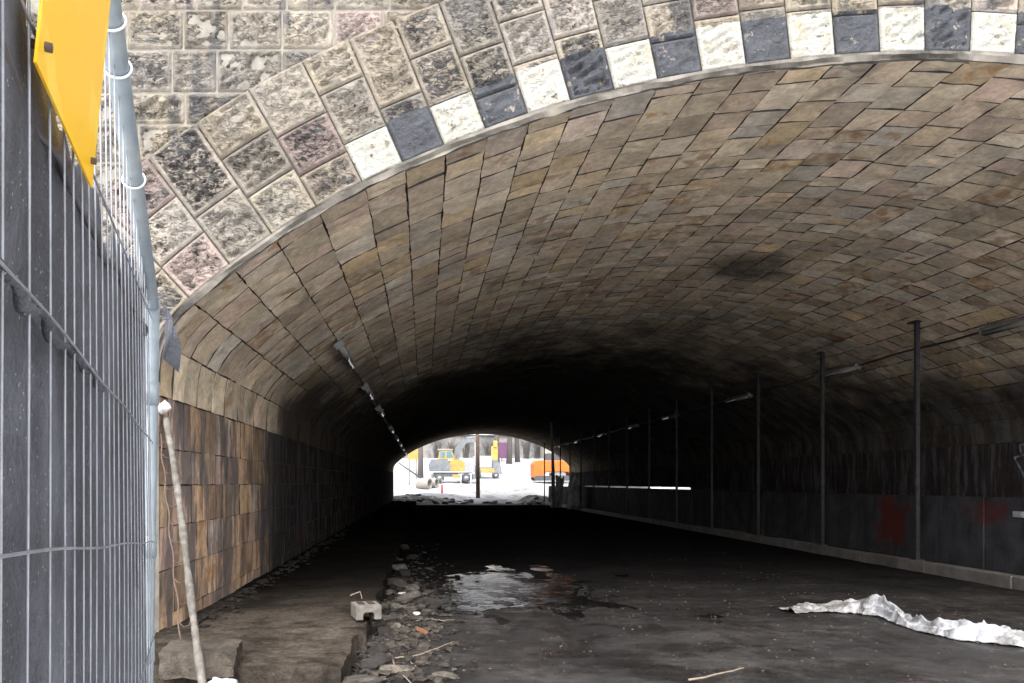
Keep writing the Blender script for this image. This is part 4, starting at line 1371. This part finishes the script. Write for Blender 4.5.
mb = MB(); mb.prism([(-1.75, 3.80), (-1.7, 3.92), (.0, 3.92), (.1, 3.80)], 'y', -1.3, 0); mb.build('cab_roof', M['light_paint'], cb)
def beam(pts, wd, ht, name, mat):
    mb = MB()
    for (a, b2, h0, h1) in pts:
        a, b2 = Vector(a), Vector(b2)
        d_ = (b2 - a).normalized(); nn_ = Vector((-d_[1], d_[0]))
        q = [a + nn_ * h0, b2 + nn_ * h1, b2 - nn_ * h1, a - nn_ * h0]
        mb.prism([(p[0], p[1]) for p in q], 'y', -wd + .25 + random.uniform(-.004, .004), wd + .25)
    mb.build(name, mat, ex)
beam([((.5, 2.5), (.75, 4.0), .3, .34), ((.72, 3.9), (1.6, 5.05), .34, .3), ((1.5, 4.95), (2.9, 5.0), .28, .2)], .22, 0, 'boom', M['grey_paint'])
beam([((2.8, 5.25), (2.95, 1.9), .25, .16)], .2, 0, 'dipper_arm', M['light_paint'])
mb = MB(); mb.tube([(.55, .25, 3.1), (1.55, .25, 4.6)], .09, 10); mb.tube([(1.7, .25, 5.3), (2.85, .25, 5.4)], .09, 10); mb.build('hydraulic_ram', M['light_paint'], ex)
mb = MB(); mb.prism([(2.55, 2.0), (3.2, 1.95), (3.45, 1.2), (3.1, .55), (2.5, .45), (2.75, 1.1)], 'y', -.35, .85); mb.build('bucket', M['grey_paint'], ex)
mb = MB(); mb.box((2.0, -1.2, 2.0), (1.2, .08, 1.5), None, .03); mb.build('side_guard', M['light_paint'], ex)
mb = MB(); mb.box((.5, -1.4, .75), (1.0, .3, .4), None, .04); mb.build('tool_box', M['yellow_paint'], ex)
# orange machine
xo = (553 - VX) / F * 88
zo = gz(xo, 88) + .25
om = empty('orange_machine', (xo, 88, zo))
tag(om, 'bright orange tracked digger parked at the right beyond the far mouth', 'digger')
mb = MB(); mb.prism([(-2.5, .35), (-2.55, 2.0), (-2.2, 2.4), (3.1, 2.4), (3.3, 1.9), (3.3, .35), (1.9, .35), (1.6, 1.0), (-1.0, 1.0), (-1.3, .35)], 'y', -1.3, 1.3)
ob = mb.build('counterweight', M['orange_paint'], om)
bv = ob.modifiers.new('soft', 'BEVEL'); bv.width = .12; bv.segments = 3
mb = MB(); mb.prism([(-1.0, 2.4), (-.9, 3.2), (.9, 3.25), (1.2, 2.4)], 'y', -.9, .9); mb.build('cab', M['dark_rubber'], om)
mb = MB(); mb.box((.5, 0, .7), (1.6, 2.2, .5), None, .05); mb.build('undercarriage', M['light_paint'], om)
for yy in (-1.2, 1.2):
    mb = MB(); mb.prism([(-2.2, .0), (-2.5, .25), (-2.2, .6), (3.0, .6), (3.3, .25), (3.0, .0)], 'y', yy - .25, yy + .25); mb.build('track', M['dark_rubber'], om)
mb = MB(); mb.prism([(1.0, 2.4), (1.4, 3.9), (2.6, 4.2), (2.7, 3.8), (1.8, 3.4), (1.6, 2.4)], 'y', .2, .6); mb.build('boom', M['orange_paint'], om)
# small truck behind
xt = (486 - VX) / F * 101; zt = gz(xt, 101)
tr = empty('parked_truck', (xt, 101, zt))
tag(tr, 'pale works truck with yellow lower body standing behind the brown pole', 'truck')
mb = MB(); mb.box((-.5, 0, 2.2), (2.6, 1.9, 1.7), None, .15); mb.build('box_body', M['light_paint'], tr)
mb = MB(); mb.box((-.3, -.98, 1.05), (2.7, .12, .6), None, .04); mb.build('side_panel', M['yellow_paint'], tr)
mb = MB(); mb.prism([(.85, .6), (.85, 2.5), (1.5, 2.5), (1.95, 1.6), (2.1, .6)], 'y', -.9, .9); mb.build('cab', M['grey_paint'], tr)
for wx in (-1.1, 1.3):
    for wy in (-.8, .8): wheel(tr, wx, wy, .4, .4, .3, M['light_paint'])
xq = (494.5 - VX) / F * 108
mb = MB(); zq = gz(xq, 108)
mb.box((xq, 108, zq + 1.9), (1.0, .5, 3.8), None, .12); mb.box((xq + .1, 107.8, zq + 4.1), (.6, .5, 1.0), None, .1)
tag(mb.build('yellow_lift', M['yellow_paint']), 'upright yellow machine beside the pale works truck', 'lift')
# concrete pipe sections
for k, (xp, ln, sc) in enumerate(((424, 1.5, 1.0), (433, 1.0, .9))):
    Y = 82 + k * .9
    x = (xp - VX) / F * Y
    mb = MB(); R = .62 * sc; n = 26
    vs = []
    a = .5
    for t in range(n):
        th = 2 * math.pi * t / n
        for (rad, ax) in ((R, -ln / 2), (R, ln / 2), (R * .78, ln / 2), (R * .78, -ln / 2)):
            lx, ly, lz = ax, rad * math.cos(th), rad * math.sin(th)
            vs.append((lx * math.cos(-a) - ly * math.sin(-a), lx * math.sin(-a) + ly * math.cos(-a), lz))
    fs = [(t * 4 + j, t * 4 + (j + 1) % 4, ((t + 1) % n) * 4 + (j + 1) % 4, ((t + 1) % n) * 4 + j) for t in range(n) for j in range(4)]
    mb.add(vs, fs)
    o = mb.build('concrete_pipe', M['concrete_pipe'], None, (x, Y, gz(x, Y) + R - .05))
    tag(o, ['larger concrete pipe section lying on the snow left of the excavator', 'smaller concrete pipe section touching the larger one by the excavator'][k], 'pipe')
# red marker
x = (442 - VX) / F * 75; zb = gz(x, 75)
e = empty('marker_post', (x, 75, zb)); tag(e, 'red and white marker post standing in the snow before the excavator', 'marker post')
mb = MB(); mb.tube([(0, 0, -.1), (0, 0, 1.15)], [.13, .09], 10); mb.build('post', M['red'], e)
mb = MB(); mb.tube([(0, 0, 1.15), (0, 0, 1.75)], [.05, .04], 8); mb.build('tip', M['white_plastic'], e)
# pale posts before the excavator
for k, xp in enumerate((461, 471)):
    Y = 83; x = (xp - VX) / F * Y
    mb = MB(); mb.tube([(x, Y, gz(x, Y) - .1), (x, Y, gz(x, Y) + 1.5)], .07, 8); mb.tube([(x - .3, Y, gz(x, Y) + 1.45), (x + .3, Y, gz(x, Y) + 1.5)], .05, 6)
    tag(mb.build('barrier_post', M['white_plastic']), ['white barrier post in front of the excavator wheels', 'white barrier post under the excavator bucket'][k], 'barrier post')
# yellow board on legs
x = (413 - VX) / F * 84; zb = gz(x, 84)
e = empty('yellow_board', (x, 84, zb)); tag(e, 'yellow board on two legs at the left of the far mouth', 'board')
mb = MB(); mb.box((0, 0, 3.5), (1.15, .06, 1.2), None, .02); mb.build('board_face', M['yellow_paint'], e)
for sx in (-.42, .42):
    mb = MB(); mb.box((sx, .06, 1.6), (.09, .06, 3.3)); mb.build('leg', M['pole_wood'], e)
mb = MB(); mb.tube([pix(399, 463, 78), pix(421, 478, 79)], .10, 8)
tag(mb.build('leaning_beam', M['grey_paint']), 'grey beam leaning in the snow at the left of the far mouth', 'beam')
# trees
def tree(xp, Y, h, r, label, seed):
    rs = random.Random(seed)
    x = (xp - VX) / F * Y; zb = gz(x, Y)
    e = empty('bare_tree', (x, Y, zb)); tag(e, label, 'tree', 'bare trees beyond the far mouth')
    mb = MB()
    mb.tube([(0, 0, -.2), (rs.uniform(-.15, .15), 0, h * .3), (rs.uniform(-.3, .3), 0, h * .6), (rs.uniform(-.4, .4), 0, h)], [r, r * .8, r * .6, r * .15], 10)
    mb.build('trunk', M['bark'], e)
    mb = MB()
    def br(p, d_, L, rad, dep):
        q = p + d_ * L
        mid = p.lerp(q, .5) + Vector((rs.uniform(-.1, .1), rs.uniform(-.1, .1), rs.uniform(0, .15))) * L
        mb.tube([p, mid, q], [rad, rad * .75, rad * .45], 5, False)
        if dep > 0:
            for _ in range(3):
                nd = (d_ + Vector((rs.uniform(-.8, .8), rs.uniform(-.8, .8), rs.uniform(-.2, .7)))).normalized()
                br(p.lerp(q, rs.uniform(.5, 1)), nd, L * rs.uniform(.5, .75), rad * .5, dep - 1)
    for k in range(13):
        t = .3 + .65 * k / 13
        br(Vector((0, 0, h * t)), Vector((rs.uniform(-1, 1), rs.uniform(-1, 1), rs.uniform(.3, .9))).normalized(), h * .22 * (1.15 - t), r * .32, 2)
    mb.build('crown', M['bark'], e)
for k, (xp, Y, h, r, lb) in enumerate([(420.5, 104, 13, .42, 'bare tree behind the yellow board at the left of the far mouth'),
                                       (497, 116, 15, .46, 'bare tree just right of the brown pole beyond the far mouth'),
                                       (509, 118, 15, .5, 'middle bare tree of the three before the far pale wall'),
                                       (517.5, 121, 15, .46, 'bare tree nearest the orange digger, before the far wall')]):
    tree(xp, Y, h, r, lb, 300 + k)
for k, (xp, Y, h) in enumerate(((437, 138, 4.2), (452, 137, 3.6), (466, 139, 4.6), (488, 138, 4.0), (505, 137, 3.4), (526, 138, 4.4), (537, 139, 3.8))):
    rs = random.Random(900 + k); x = (xp - VX) / F * Y
    mb = MB()
    for q in range(70):
        a_ = rs.uniform(0, 6.28); r_ = rs.uniform(.2, 1.0)
        p0 = Vector((x + rs.uniform(-.5, .5), Y + rs.uniform(-.5, .5), gz(x, Y) - .05))
        p1 = p0 + Vector((math.cos(a_) * r_ * .7, math.sin(a_) * r_ * .7, h * .55)); p2 = p1 + Vector((math.cos(a_) * r_ + rs.uniform(-.3, .3), math.sin(a_) * r_, h * rs.uniform(.15, .45)))
        mb.tube([p0, p1, p2], [.035, .025, .012], 4, False)
    tag(mb.build('bare_bush', M['bark']), 'leafless bush in front of the far pale building wall', 'bush', 'leafless bushes before the far wall')
# far building
e = empty('far_building', (8, 150, gz(8, 150)))
tag(e, 'long pale grey building wall behind the bare trees', 'building')
mb = MB(); mb.box((0, 0, 2.0), (70, 8, 5.2)); mb.build('wall', M['farwall'], e)
mb = MB(); mb.prism([(-4.6, 4.65), (0, 5.6), (4.6, 4.65)], 'x', -36, 36); mb.build('roof', M['snow'], e)
for k in range(9):
    mb = MB(); mb.box((-24 + k * 6.1, -4.03, 2.4), (1.5, .1, 1.4)); mb.build('window', M['grey_paint'], e)
x = (502 - VX) / F * 124
mb = MB(); mb.box((x, 124, gz(x, 124) + 1.9), (1.9, .15, 2.6), None, .06); mb.box((x, 124.2, gz(x, 124) + .4), (.15, .1, 1.2))
tag(mb.build('magenta_panel', M['magenta']), 'magenta panel between the bare trees far beyond the tunnel', 'panel')
xb = (546 - VX) / F * 135
mb = MB(); mb.box((xb + 6, 136, gz(xb, 135) + 2.6), (13, 5, 7), None, .05)
for k in range(10): mb.box((xb + .3 + k * 1.25, 133.4, gz(xb, 135) + 2.6), (.12, .2, 6.8))
tag(mb.build('wooden_shed', M['concrete_pipe']), 'tan boarded shed behind the orange digger', 'shed')

# ------------------------------------------------------------------ light, sky, camera
w = bpy.data.worlds.new('World'); scn.world = w; w.use_nodes = True
nt = w.node_tree
bg = nt.nodes['Background']
sky = nt.nodes.new('ShaderNodeTexSky')
sky.sky_type = 'NISHITA'; sky.sun_disc = False
SUN_EL, SUN_AZ = math.radians(48), math.radians(188)
sky.sun_elevation = SUN_EL; sky.sun_rotation = SUN_AZ
sky.air_density = 1.0; sky.dust_density = 4.0; sky.ozone_density = 1.0
hs = nt.nodes.new('ShaderNodeHueSaturation'); hs.inputs['Saturation'].default_value = 0.16
nt.links.new(sky.outputs[0], hs.inputs['Color']); nt.links.new(hs.outputs[0], bg.inputs['Color'])
bg.inputs['Strength'].default_value = 0.15
sl = bpy.data.lights.new('sun', 'SUN'); sl.energy = 0.5; sl.angle = math.radians(40); sl.color = (1, .97, .93)
so = bpy.data.objects.new('sun', sl); COL.objects.link(so)
dirv = Vector((math.sin(SUN_AZ) * math.cos(SUN_EL), math.cos(SUN_AZ) * math.cos(SUN_EL), math.sin(SUN_EL)))
so.rotation_euler = dirv.to_track_quat('Z', 'Y').to_euler()
so.location = (0, -20, 30)

cam = bpy.data.cameras.new('camera'); co = bpy.data.objects.new('camera', cam); COL.objects.link(co)
cam.sensor_fit = 'HORIZONTAL'; cam.sensor_width = 36; cam.lens = F / 1024 * 36
cam.shift_x = (512 - VX) / 1024; cam.shift_y = (VY - 341.5) / 1024
cam.clip_start = .03; cam.clip_end = 3000
co.location = (0, 0, EYE); co.rotation_euler = (math.radians(90), 0, 0)
scn.camera = co
scn.view_settings.view_transform = 'Standard'
scn.view_settings.look = 'None'
scn.view_settings.exposure = 1.97
scn.view_settings.gamma = 1.0
scn.cycles.max_bounces = 8
scn.cycles.diffuse_bounces = 5
